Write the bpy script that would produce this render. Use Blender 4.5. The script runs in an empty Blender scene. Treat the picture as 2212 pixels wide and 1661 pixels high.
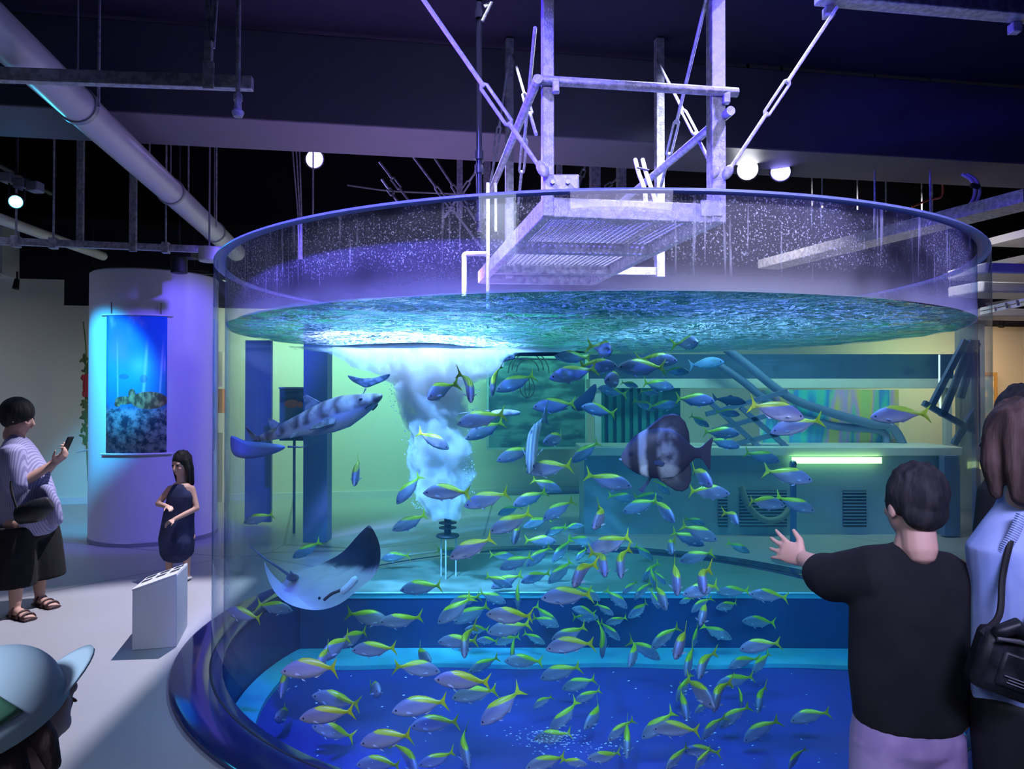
import bpy, bmesh, math, random
from mathutils import Vector, Matrix, noise
V = Vector
C = bpy.context.scene.collection
SC = bpy.context.scene
PI = math.pi
random.seed(7)

# ------------------------------------------------------------------ camera
F = 1597.0                       # focal length in pixels of the 2212 x 1661 frame
EYE = V((0, 0, 1.5))
PITCH = math.radians(0.70)
cd = bpy.data.cameras.new('camera'); cam = bpy.data.objects.new('camera', cd); C.objects.link(cam)
cd.sensor_width = 36.0; cd.lens = F / 2212 * 36.0; cd.clip_start = 0.05; cd.clip_end = 80
cam.location = EYE; cam.rotation_euler = (PI / 2 + PITCH, 0, 0)
SC.camera = cam
_c, _s = math.cos(PITCH), math.sin(PITCH)

def ray(px, py):
    x = (px - 1106) / F; z = (830.5 - py) / F
    return V((x, _c - z * _s, z * _c + _s))

def at(px, py, Y):
    d = ray(px, py)
    return EYE + d * (Y / d.y)

# ------------------------------------------------------------------ world, exposure
w = bpy.data.worlds.new('world'); SC.world = w; w.use_nodes = True
bg = w.node_tree.nodes['Background']
bg.inputs[0].default_value = (0.08, 0.08, 0.50, 1); bg.inputs[1].default_value = 0.07
SC.view_settings.view_transform = 'Standard'; SC.view_settings.look = 'None'
SC.view_settings.exposure = 0.0; SC.view_settings.gamma = 1.0; SC.view_settings.use_curve_mapping = False
cy = SC.cycles
cy.max_bounces = 8; cy.diffuse_bounces = 3; cy.glossy_bounces = 3; cy.transmission_bounces = 4
cy.transparent_max_bounces = 40; cy.volume_bounces = 3
cy.sample_clamp_indirect = 2.0; cy.sample_clamp_direct = 12.0
cy.caustics_reflective = False; cy.caustics_refractive = False
cy.use_denoising = True
cy.use_light_tree = True

# ------------------------------------------------------------------ room frame (turned 9.3 degrees)
RA = math.radians(9.3)
LX, LY = V((math.cos(RA), math.sin(RA), 0)), V((-math.sin(RA), math.cos(RA), 0))
def rm(u, v, z): return LX * u + LY * v + V((0, 0, z))
TC = V((0.460, 4.777, 0)); R_OUT, R_IN, R_PL = 2.22, 2.16, 2.42
PIT = -0.40; WATER = 1.87; RIM = 2.21; STEP_Y = 5.50

def area(name, loc, aim, sx, sy, col, power, spread=180):
    l = bpy.data.lights.new(name, 'AREA'); l.shape = 'RECTANGLE'; l.size = sx; l.size_y = sy
    l.color = col; l.energy = power; l.spread = math.radians(spread)
    o = bpy.data.objects.new(name, l); C.objects.link(o); o.location = loc
    o.rotation_euler = (V(aim) - V(loc)).to_track_quat('-Z', 'Y').to_euler()
    return o
def spot(name, loc, aim, deg, col, power, r=0.06, blend=0.5):
    l = bpy.data.lights.new(name, 'SPOT'); l.spot_size = math.radians(deg); l.spot_blend = blend
    l.color = col; l.energy = power; l.shadow_soft_size = r
    o = bpy.data.objects.new(name, l); C.objects.link(o); o.location = loc
    o.rotation_euler = (V(aim) - V(loc)).to_track_quat('-Z', 'Y').to_euler()
    return o
# track and wall-wash lighting of the hall, with added fill lights among it
area('light_wall_wash', rm(0.2, 9.7, 2.95), rm(0.2, 10.9, 1.2), 5.0, 0.2, (0.78, 1.0, 0.66), 76, 130)
area('light_wall_wash_side', rm(-6.2, 9.3, 2.9), rm(-6.2, 10.9, 0.2), 3.0, 0.2, (0.80, 0.88, 1.0), 5.5, 120)
area('light_wall_wash_gallery', rm(8.6, 9.6, 2.5), rm(8.6, 10.9, 1.4), 2.4, 0.2, (1.0, 0.66, 0.36), 26, 130)
area('light_counter', rm(4.2, 6.7, 3.4), rm(4.2, 8.6, 0.9), 3.2, 0.3, (1.0, 0.90, 0.95), 75)
spot('light_tank_violet', (-0.9, 2.2, 3.75), TC + V((-0.3, -0.4, 0.9)), 66, (0.13, 0.11, 1.0), 1700)
spot('light_tank_violet_two', (1.5, 3.0, 3.75), TC + V((0.2, 0.0, 0.6)), 70, (0.15, 0.13, 1.0), 1100)
area('light_tank_top', (1.3, 4.1, 3.75), (0.6, 4.5, 0), 1.2, 0.8, (0.58, 0.60, 1.0), 100, 86)
area('light_tank_top_left', (-0.35, 4.0, 3.75), (-0.35, 4.5, 0), 0.9, 0.8, (0.58, 0.60, 1.0), 66, 52)
area('light_front_fill', (0.7, -1.2, 3.6), (0.8, 4.2, 1.0), 2.2, 1.0, (0.56, 0.54, 1.0), 50, 46)  # unseen fill added to light the fish from the front
spot('light_plume', (-0.85, 4.55, 3.45), at(945, 900, 5.9), 48, (0.60, 0.32, 1.0), 9000, 0.05, 0.8)  # unseen lamp added to brighten the bubble plume
spot('light_plume_front', (-1.2, 3.2, 3.70), at(955, 960, 5.9), 34, (0.78, 0.32, 1.0), 12000, 0.05, 0.9)  # second unseen lamp, added for the lower part of the plume
spot('light_floor', (-1.9, 5.9, 3.8), (-2.3, 4.2, 0), 56, (0.86, 0.82, 1.0), 950, 0.006, 0.35)
spot('light_column_cyan', at(20, 470, 5.5), (-4.15, 7.3, 1.6), 40, (0.03, 0.50, 1.0), 800, 0.04, 0.6)
area('light_left_hall', rm(-5.0, 6.6, 3.7), rm(-5.0, 7.2, 0), 2.5, 2.0, (0.50, 0.56, 1.0), 34, 120)
spot('light_column_blue', (-1.0, 5.6, 3.6), (-3.3, 7.6, 1.4), 40, (0.14, 0.10, 1.0), 560)
spot('light_ceiling_frame', (-1.6, 2.9, 2.6), (0.1, 3.3, 2.7), 50, (0.05, 0.015, 1.0), 800)
spot('light_platform_white', (3.2, 2.6, 2.7), (0.9, 3.1, 2.9), 60, (0.60, 0.62, 1.0), 12)
area('light_child_fill', (-1.9, -0.9, 3.0), (-0.9, 1.3, 1.0), 0.8, 0.6, (0.62, 0.72, 1.0), 16, 60)  # unseen fill added to brighten the child in the cap
# ------------------------------------------------------------------ materials
def nodes(name):
    m = bpy.data.materials.new(name); m.use_nodes = True
    nt = m.node_tree; nt.nodes.clear()
    out = nt.nodes.new('ShaderNodeOutputMaterial')
    return m, nt, out
def N(nt, t, **kw):
    n = nt.nodes.new(t)
    for k, v in kw.items():
        if isinstance(k, str) and hasattr(n, k): setattr(n, k, v)
    return n
def mix_rgb(nt, fac, a, b):
    n = nt.nodes.new('ShaderNodeMix'); n.data_type = 'RGBA'
    def put(s, v):
        if isinstance(v, (tuple, list)): s.default_value = (*v[:3], 1)
        elif isinstance(v, (int, float)): s.default_value = v
        else: nt.links.new(v, s)
    put(n.inputs[0], fac); put(n.inputs[6], a); put(n.inputs[7], b)
    return n.outputs[2]
def math_(nt, op, a, b=None, c=None, clamp=False):
    n = nt.nodes.new('ShaderNodeMath'); n.operation = op; n.use_clamp = clamp
    for i, v in enumerate((a, b, c)):
        if v is None: continue
        if isinstance(v, (int, float)): n.inputs[i].default_value = v
        else: nt.links.new(v, n.inputs[i])
    return n.outputs[0]
def sstep(nt, v, lo, hi):
    n = nt.nodes.new('ShaderNodeMapRange'); n.interpolation_type = 'SMOOTHSTEP'
    nt.links.new(v, n.inputs[0]); n.inputs[1].default_value = lo; n.inputs[2].default_value = hi
    return n.outputs[0]
def noise_(nt, scale, detail=3, vec=None, rough=0.5, dist=0.0):
    n = nt.nodes.new('ShaderNodeTexNoise'); n.inputs['Scale'].default_value = scale
    n.inputs['Detail'].default_value = detail; n.inputs['Roughness'].default_value = rough
    n.inputs['Distortion'].default_value = dist
    if vec is not None: nt.links.new(vec, n.inputs['Vector'])
    return n.outputs['Fac']
def coord(nt, which='Object', scale=None):
    o = nt.nodes.new('ShaderNodeTexCoord').outputs[which]
    if scale:
        mp = nt.nodes.new('ShaderNodeMapping'); mp.inputs['Scale'].default_value = scale
        nt.links.new(o, mp.inputs[0]); o = mp.outputs[0]
    return o
def xyz(nt, vec):
    s = nt.nodes.new('ShaderNodeSeparateXYZ'); nt.links.new(vec, s.inputs[0]); return s.outputs
def prin(nt, out, col, rough=0.5, metal=0.0, spec=0.5, bump=None, bstr=0.2):
    p = nt.nodes.new('ShaderNodeBsdfPrincipled')
    if isinstance(col, (tuple, list)): p.inputs['Base Color'].default_value = (*col[:3], 1)
    else: nt.links.new(col, p.inputs['Base Color'])
    if isinstance(rough, (int, float)): p.inputs['Roughness'].default_value = rough
    else: nt.links.new(rough, p.inputs['Roughness'])
    p.inputs['Metallic'].default_value = metal; p.inputs['Specular IOR Level'].default_value = spec
    if bump is not None:
        b = nt.nodes.new('ShaderNodeBump'); b.inputs['Strength'].default_value = bstr; b.inputs['Distance'].default_value = 0.02
        nt.links.new(bump, b.inputs['Height']); nt.links.new(b.outputs[0], p.inputs['Normal'])
    if out is not None: nt.links.new(p.outputs[0], out.inputs[0])
    return p
def M(name, col, rough=0.5, metal=0.0, spec=0.5, var=0.12, scale=6.0, bstr=0.0):
    m, nt, out = nodes(name)
    v = coord(nt)
    f = noise_(nt, scale, 4, v)
    c = mix_rgb(nt, f, tuple(x * (1 - var) for x in col), tuple(min(1, x * (1 + var)) for x in col))
    prin(nt, out, c, rough, metal, spec, f if bstr else None, bstr)
    return m
def EM(name, col, s):
    m, nt, out = nodes(name)
    e = nt.nodes.new('ShaderNodeEmission'); e.inputs[0].default_value = (*col, 1); e.inputs[1].default_value = s
    nt.links.new(e.outputs[0], out.inputs[0]); return m

def mat_galv():
    m, nt, out = nodes('galvanised_steel')
    v = coord(nt)
    n1 = noise_(nt, 30, 5, v); n2 = noise_(nt, 120, 3, v)
    c = mix_rgb(nt, sstep(nt, n1, 0.35, 0.65), (0.34, 0.35, 0.38), (0.62, 0.63, 0.66))
    c = mix_rgb(nt, sstep(nt, n2, 0.62, 0.70), c, (0.85, 0.86, 0.88))
    prin(nt, out, c, 0.45, 0.35, 0.5, n2, 0.15); return m
def mat_floor():
    m, nt, out = nodes('polished_screed')
    v = coord(nt)
    n1 = noise_(nt, 0.8, 4, v); n2 = noise_(nt, 14, 4, v)
    c = mix_rgb(nt, n1, (0.36, 0.37, 0.38), (0.46, 0.46, 0.47))
    c = mix_rgb(nt, math_(nt, 'MULTIPLY', n2, 0.3), c, (0.30, 0.31, 0.33))
    vo = nt.nodes.new('ShaderNodeTexVoronoi'); vo.feature = 'DISTANCE_TO_EDGE'; vo.inputs['Scale'].default_value = 0.22
    nt.links.new(v, vo.inputs['Vector'])
    crack = math_(nt, 'LESS_THAN', vo.outputs['Distance'], 0.0022)
    c = mix_rgb(nt, math_(nt, 'MULTIPLY', crack, 0.7), c, (0.10, 0.10, 0.12))
    prin(nt, out, c, 0.38, 0, 0.4, n2, 0.03); return m

def fresnel_glass(name, tint, gloss_scale=1.0, gloss_rough=0.0, specks=False, scum=0.0):
    """clear acrylic: straight-through transparency with a real Fresnel reflection and dried spray on it"""
    m, nt, out = nodes(name)
    tr = nt.nodes.new('ShaderNodeBsdfTransparent')
    lw0 = nt.nodes.new('ShaderNodeLayerWeight'); lw0.inputs['Blend'].default_value = 0.5
    nt.links.new(mix_rgb(nt, math_(nt, 'POWER', lw0.outputs['Facing'], 7.0), tint, (0.30, 0.50, 0.75)), tr.inputs[0])
    gl = nt.nodes.new('ShaderNodeBsdfGlossy'); gl.inputs['Roughness'].default_value = gloss_rough
    gl.inputs['Color'].default_value = (1, 1, 1, 1)
    lw = nt.nodes.new('ShaderNodeLayerWeight'); lw.inputs['Blend'].default_value = 0.5
    # Schlick with the facing term, the same seen from either side of the sheet
    f5 = math_(nt, 'POWER', lw.outputs['Facing'], 5.0)
    fr = math_(nt, 'ADD', math_(nt, 'MULTIPLY', f5, 0.75 * gloss_scale), 0.035 * gloss_scale, clamp=True)
    mx = nt.nodes.new('ShaderNodeMixShader'); nt.links.new(fr, mx.inputs[0])
    nt.links.new(tr.outputs[0], mx.inputs[1]); nt.links.new(gl.outputs[0], mx.inputs[2])
    sh = mx.outputs[0]
    if specks:
        v = coord(nt); s = xyz(nt, v); z = s[2]
        n1 = noise_(nt, 130, 2, v, 0.7)
        big = noise_(nt, 1.6, 3, v)
        drip = noise_(nt, 1.0, 3, coord(nt, 'Object', (55, 55, 2.0)))
        zone = math_(nt, 'MULTIPLY', sstep(nt, z, 1.93, 2.05), sstep(nt, big, 0.40, 0.58))
        d = math_(nt, 'MULTIPLY', sstep(nt, n1, 0.585, 0.65), zone)
        d2 = math_(nt, 'MULTIPLY', math_(nt, 'MULTIPLY', sstep(nt, drip, 0.60, 0.72), 0.35), sstep(nt, z, 1.90, 2.0))
        haze = math_(nt, 'MULTIPLY', math_(nt, 'SUBTRACT', 1.0, sstep(nt, z, 1.87, 1.97)), math_(nt, 'ADD', math_(nt, 'MULTIPLY', big, scum), scum * 0.3))
        veil = math_(nt, 'MULTIPLY', sstep(nt, big, 0.36, 0.60), 0.17)
        k = math_(nt, 'ADD', math_(nt, 'ADD', math_(nt, 'MULTIPLY', d, 0.85), d2), math_(nt, 'ADD', haze, veil), clamp=True)
        above = math_(nt, 'GREATER_THAN', z, WATER - 0.005)
        k = math_(nt, 'MULTIPLY', k, above)
        df = nt.nodes.new('ShaderNodeBsdfDiffuse'); df.inputs[0].default_value = (0.85, 0.85, 0.9, 1)
        tl = nt.nodes.new('ShaderNodeBsdfTranslucent'); tl.inputs[0].default_value = (0.85, 0.85, 0.9, 1)
        m2 = nt.nodes.new('ShaderNodeMixShader'); m2.inputs[0].default_value = 0.5
        nt.links.new(df.outputs[0], m2.inputs[1]); nt.links.new(tl.outputs[0], m2.inputs[2])
        m3 = nt.nodes.new('ShaderNodeMixShader'); nt.links.new(k, m3.inputs[0])
        nt.links.new(sh, m3.inputs[1]); nt.links.new(m2.outputs[0], m3.inputs[2]); sh = m3.outputs[0]
    nt.links.new(sh, out.inputs[0])
    return m
def water_volume(nt, out):
    a = nt.nodes.new('ShaderNodeVolumeAbsorption'); a.inputs['Color'].default_value = (0.58, 0.965, 0.90, 1); a.inputs['Density'].default_value = WATER_ABS
    s = nt.nodes.new('ShaderNodeVolumeScatter'); s.inputs['Color'].default_value = (0.25, 0.75, 1.0, 1); s.inputs['Density'].default_value = WATER_SCAT
    ad = nt.nodes.new('ShaderNodeAddShader'); nt.links.new(a.outputs[0], ad.inputs[0]); nt.links.new(s.outputs[0], ad.inputs[1])
    nt.links.new(ad.outputs[0], out.inputs['Volume'])
WATER_ABS = 0.72; WATER_SCAT = 0.012
def mat_water_side():
    m, nt, out = nodes('water_against_glass')
    tr = nt.nodes.new('ShaderNodeBsdfTransparent'); nt.links.new(tr.outputs[0], out.inputs[0])
    water_volume(nt, out); return m
def mat_water_top():
    m, nt, out = nodes('rippled_water_surface')
    v = coord(nt, 'Object', (1.0, 1.0, 1.0))
    n1 = noise_(nt, 6, 4, v, 0.6, 0.8); n2 = noise_(nt, 26, 3, v, 0.5, 0.5)
    h = math_(nt, 'ADD', n1, math_(nt, 'MULTIPLY', n2, 0.25))
    b = nt.nodes.new('ShaderNodeBump'); b.inputs['Strength'].default_value = 1.0; b.inputs['Distance'].default_value = 0.22
    nt.links.new(h, b.inputs['Height'])
    fr = nt.nodes.new('ShaderNodeFresnel'); fr.inputs['IOR'].default_value = 1.33; nt.links.new(b.outputs[0], fr.inputs['Normal'])
    tr = nt.nodes.new('ShaderNodeBsdfTransparent'); tr.inputs[0].default_value = (0.9, 0.97, 1, 1)
    gl = nt.nodes.new('ShaderNodeBsdfGlossy'); gl.inputs['Roughness'].default_value = 0.06; nt.links.new(b.outputs[0], gl.inputs['Normal'])
    mx = nt.nodes.new('ShaderNodeMixShader'); nt.links.new(fr.outputs[0], mx.inputs[0])
    nt.links.new(tr.outputs[0], mx.inputs[1]); nt.links.new(gl.outputs[0], mx.inputs[2])
    # pale streaks painted as light glinting off the ripples, thicker over the bubbler
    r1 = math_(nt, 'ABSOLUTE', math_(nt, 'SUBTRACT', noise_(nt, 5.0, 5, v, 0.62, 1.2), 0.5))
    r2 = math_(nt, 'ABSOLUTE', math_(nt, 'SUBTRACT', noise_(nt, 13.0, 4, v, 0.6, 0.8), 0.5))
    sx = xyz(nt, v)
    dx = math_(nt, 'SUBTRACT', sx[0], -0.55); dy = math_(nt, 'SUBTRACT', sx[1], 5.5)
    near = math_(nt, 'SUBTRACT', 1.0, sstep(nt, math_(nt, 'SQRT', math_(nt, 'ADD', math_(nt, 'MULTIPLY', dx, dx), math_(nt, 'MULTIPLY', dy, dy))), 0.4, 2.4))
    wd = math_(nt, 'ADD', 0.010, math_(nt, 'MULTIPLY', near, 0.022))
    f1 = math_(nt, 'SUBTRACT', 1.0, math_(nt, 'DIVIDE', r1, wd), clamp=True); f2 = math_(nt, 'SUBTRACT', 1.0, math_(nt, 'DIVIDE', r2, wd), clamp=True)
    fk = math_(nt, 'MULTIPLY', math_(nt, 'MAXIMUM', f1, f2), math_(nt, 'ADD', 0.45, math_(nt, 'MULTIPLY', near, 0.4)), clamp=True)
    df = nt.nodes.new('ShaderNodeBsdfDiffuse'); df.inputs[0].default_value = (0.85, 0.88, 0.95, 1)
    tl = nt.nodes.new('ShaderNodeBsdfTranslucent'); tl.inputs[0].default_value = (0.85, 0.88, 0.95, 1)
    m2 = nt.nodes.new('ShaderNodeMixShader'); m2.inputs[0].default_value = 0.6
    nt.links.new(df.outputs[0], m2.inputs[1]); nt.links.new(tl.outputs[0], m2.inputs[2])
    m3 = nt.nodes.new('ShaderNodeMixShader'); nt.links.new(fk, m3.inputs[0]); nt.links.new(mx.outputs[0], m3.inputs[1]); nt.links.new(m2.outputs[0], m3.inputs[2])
    nt.links.new(m3.outputs[0], out.inputs[0]); water_volume(nt, out); return m
def mat_bubbles():
    m, nt, out = nodes('fine_air_bubbles')
    v = coord(nt)
    at_ = nt.nodes.new('ShaderNodeVolumeScatter'); at_.inputs['Color'].default_value = (0.75, 0.88, 1.0, 1)
    n = noise_(nt, 9, 4, v, 0.6)
    d = math_(nt, 'MULTIPLY', sstep(nt, n, 0.30, 0.58), 20.0)
    nt.links.new(d, at_.inputs['Density']); nt.links.new(at_.outputs[0], out.inputs['Volume'])
    tr = nt.nodes.new('ShaderNodeBsdfTransparent'); nt.links.new(tr.outputs[0], out.inputs[0])
    return m
def mat_fish():
    m, nt, out = nodes('silver_fish_skin_yellow_back')
    s = xyz(nt, coord(nt)); x, z = s[0], s[2]
    n = noise_(nt, 26, 3, coord(nt))
    lim = math_(nt, 'ADD', math_(nt, 'MULTIPLY', x, 0.34), 0.085)
    k = math_(nt, 'SUBTRACT', z, lim)
    k = math_(nt, 'ADD', k, math_(nt, 'MULTIPLY', math_(nt, 'SUBTRACT', n, 0.5), 0.02))
    y = sstep(nt, k, 0.0, 0.028)
    y = math_(nt, 'MULTIPLY', y, math_(nt, 'SUBTRACT', 1.0, sstep(nt, x, 0.16, 0.34)))
    side = mix_rgb(nt, sstep(nt, z, -0.08, 0.12), (0.46, 0.44, 0.54), (0.22, 0.21, 0.30))
    side = mix_rgb(nt, math_(nt, 'MULTIPLY', n, 0.35), side, (0.14, 0.14, 0.22))
    c = mix_rgb(nt, y, side, (0.40, 0.48, 0.015))
    prin(nt, out, c, 0.38, 0.15, 0.5); return m
def mat_shark():
    m, nt, out = nodes('mottled_shark_skin')
    v = coord(nt); s = xyz(nt, v)
    bars = nt.nodes.new('ShaderNodeTexWave'); bars.bands_direction = 'X'; bars.inputs['Scale'].default_value = 2.6; bars.inputs['Distortion'].default_value = 5.0
    bars.inputs['Detail'].default_value = 3; bars.inputs['Detail Scale'].default_value = 2.2; nt.links.new(v, bars.inputs[0])
    n = noise_(nt, 16, 4, v)
    up = mix_rgb(nt, bars.outputs['Fac'], (0.14, 0.09, 0.09), (0.55, 0.43, 0.42))
    up = mix_rgb(nt, sstep(nt, n, 0.5, 0.75), up, (0.20, 0.14, 0.15))
    belly = math_(nt, 'SUBTRACT', 1.0, sstep(nt, s[2], -0.040, -0.010))
    c = mix_rgb(nt, belly, up, (0.55, 0.50, 0.58))
    prin(nt, out, c, 0.5); return m
def mat_batfish():
    m, nt, out = nodes('dark_banded_batfish_skin')
    v = coord(nt); s = xyz(nt, v); n = noise_(nt, 9, 4, v)
    x = math_(nt, 'ADD', s[0], math_(nt, 'MULTIPLY', math_(nt, 'SUBTRACT', n, 0.5), 0.05))
    z = s[2]
    x = math_(nt, 'ADD', x, math_(nt, 'MULTIPLY', math_(nt, 'MULTIPLY', z, z), 0.5))
    b1 = math_(nt, 'MULTIPLY', sstep(nt, x, 0.22, 0.27), math_(nt, 'SUBTRACT', 1.0, sstep(nt, x, 0.30, 0.345)))
    b2 = math_(nt, 'MULTIPLY', sstep(nt, x, -0.14, 0.0), math_(nt, 'SUBTRACT', 1.0, sstep(nt, x, 0.10, 0.15)))
    b2 = math_(nt, 'MULTIPLY', b2, sstep(nt, n, 0.30, 0.65))
    face = sstep(nt, x, 0.40, 0.45)
    zl = math_(nt, 'SUBTRACT', 1.0, sstep(nt, math_(nt, 'ABSOLUTE', z), 0.24, 0.38))
    k = math_(nt, 'MULTIPLY', math_(nt, 'MAXIMUM', math_(nt, 'MULTIPLY', b2, 0.55), math_(nt, 'MAXIMUM', b1, math_(nt, 'MULTIPLY', face, 0.35))), zl)
    c = mix_rgb(nt, k, (0.016, 0.012, 0.020), (0.42, 0.42, 0.42))
    prin(nt, out, c, 0.45); return m
def mat_ray():
    m, nt, out = nodes('eagle_ray_skin')
    v = coord(nt, 'UV'); s = xyz(nt, v); n = noise_(nt, 7, 3, v)
    x = math_(nt, 'ADD', s[0], math_(nt, 'MULTIPLY', math_(nt, 'SUBTRACT', n, 0.5), 0.10))
    k = sstep(nt, math_(nt, 'ADD', x, math_(nt, 'MULTIPLY', s[1], 0.16)), 0.80, 0.88)
    c = mix_rgb(nt, noise_(nt, 3.0, 3, v, 0.5, 1.2), (0.22, 0.20, 0.26), (0.44, 0.41, 0.48))
    c = mix_rgb(nt, k, c, (0.012, 0.012, 0.03))
    prin(nt, out, c, 0.5); return m
def mat_poster():
    """printed underwater photograph: blue water, sun shafts, a turtle over pale rock"""
    m, nt, out = nodes('turtle_banner_print')
    v = coord(nt, 'UV'); s = xyz(nt, v); u, z = s[0], s[1]
    c = mix_rgb(nt, sstep(nt, z, 0.45, 1.0), (0.02, 0.22, 0.50), (0.02, 0.16, 0.62))
    c = mix_rgb(nt, math_(nt, 'MULTIPLY', sstep(nt, noise_(nt, 3.0, 4, v), 0.5, 0.75), sstep(nt, z, 0.75, 1.0)), c, (0.35, 0.5, 0.75))
    for u0, sl, w0 in ((0.20, -0.12, 0.020), (0.62, -0.16, 0.040), (0.86, -0.14, 0.026)):
        d = math_(nt, 'ABSOLUTE', math_(nt, 'SUBTRACT', math_(nt, 'ADD', u, math_(nt, 'MULTIPLY', math_(nt, 'SUBTRACT', 1.0, z), -sl * 0.9 if u0 > .3 else -0.04)), u0 + (0.10 if u0 > .3 else 0)))
        k = math_(nt, 'MULTIPLY', math_(nt, 'SUBTRACT', 1.0, sstep(nt, d, 0.0, w0)), math_(nt, 'SUBTRACT', 1.0, sstep(nt, z, 0.66, 0.86)))
        c = mix_rgb(nt, math_(nt, 'MULTIPLY', k, 0.6), c, (0.40, 0.58, 0.80))
    rn = noise_(nt, 7.0, 6, coord(nt, 'UV', (1, 2.2, 1)), 0.65)
    rock = mix_rgb(nt, sstep(nt, rn, 0.40, 0.62), (0.02, 0.07, 0.13), (0.38, 0.50, 0.58))
    edge = math_(nt, 'ADD', z, math_(nt, 'MULTIPLY', math_(nt, 'SUBTRACT', rn, 0.5), 0.10))
    c = mix_rgb(nt, math_(nt, 'SUBTRACT', 1.0, sstep(nt, edge, 0.30, 0.36)), c, rock)
    def blob(cu, cz, ru, rz):
        a = math_(nt, 'DIVIDE', math_(nt, 'SUBTRACT', u, cu), ru); b = math_(nt, 'DIVIDE', math_(nt, 'SUBTRACT', z, cz), rz)
        r = math_(nt, 'ADD', math_(nt, 'MULTIPLY', a, a), math_(nt, 'MULTIPLY', b, b))
        return math_(nt, 'SUBTRACT', 1.0, sstep(nt, r, 0.8, 1.1))
    shell = mix_rgb(nt, sstep(nt, noise_(nt, 16, 4, v), 0.4, 0.65), (0.10, 0.07, 0.04), (0.42, 0.30, 0.14))
    for b in ((0.72, 0.385, 0.30, 0.065), (0.34, 0.385, 0.17, 0.030), (0.46, 0.43, 0.06, 0.04), (0.22, 0.36, 0.06, 0.022)):
        c = mix_rgb(nt, blob(*b), c, shell)
    c = mix_rgb(nt, math_(nt, 'MULTIPLY', blob(0.33, 0.555, 0.09, 0.02), 0.6), c, (0.03, 0.08, 0.2))
    c = mix_rgb(nt, math_(nt, 'MULTIPLY', blob(0.64, 0.54, 0.06, 0.03), 0.6), c, (0.05, 0.08, 0.2))
    prin(nt, out, c, 0.35); return m
def mat_noise2(name, a, b, scale, lo=0.4, hi=0.6, rough=0.6, stretch=None, bstr=0):
    m, nt, out = nodes(name)
    v = coord(nt, 'Object', stretch) if stretch else coord(nt)
    n = noise_(nt, scale, 5, v)
    prin(nt, out, mix_rgb(nt, sstep(nt, n, lo, hi), a, b), rough, 0, 0.4, n if bstr else None, bstr); return m
def mat_stripes(name, a, b, scale, axis='X', rough=0.8):
    m, nt, out = nodes(name)
    wv = nt.nodes.new('ShaderNodeTexWave'); wv.bands_direction = axis; wv.inputs['Scale'].default_value = scale
    wv.inputs['Distortion'].default_value = 0.6
    nt.links.new(coord(nt), wv.inputs[0])
    prin(nt, out, mix_rgb(nt, sstep(nt, wv.outputs['Fac'], 0.35, 0.65), a, b), rough, 0, 0.3); return m
def mat_rainbow():  # light split into a rainbow by the tank, put into the colour
    m, nt, out = nodes('dispersed_light_colours')
    v = coord(nt, 'Object'); wv = noise_(nt, 2.6, 2, coord(nt, 'Object', (1.6, 0.3, 0.25)))
    cr = nt.nodes.new('ShaderNodeValToRGB'); nt.links.new(wv, cr.inputs[0])
    el = cr.color_ramp.elements
    el[0].position = 0.30; el[0].color = (0.25, 0.85, 0.35, 1); el[1].position = 0.72; el[1].color = (0.65, 0.9, 0.25, 1)
    for p, c in ((0.40, (0.1, 0.8, 0.75)), (0.47, (0.1, 0.35, 0.85)), (0.52, (0.3, 0.85, 0.5)), (0.57, (0.8, 0.5, 0.9)), (0.63, (0.95, 0.85, 0.2))):
        e = el.new(p); e.color = (*c, 1)
    prin(nt, out, cr.outputs[0], 0.3); return m

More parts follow.
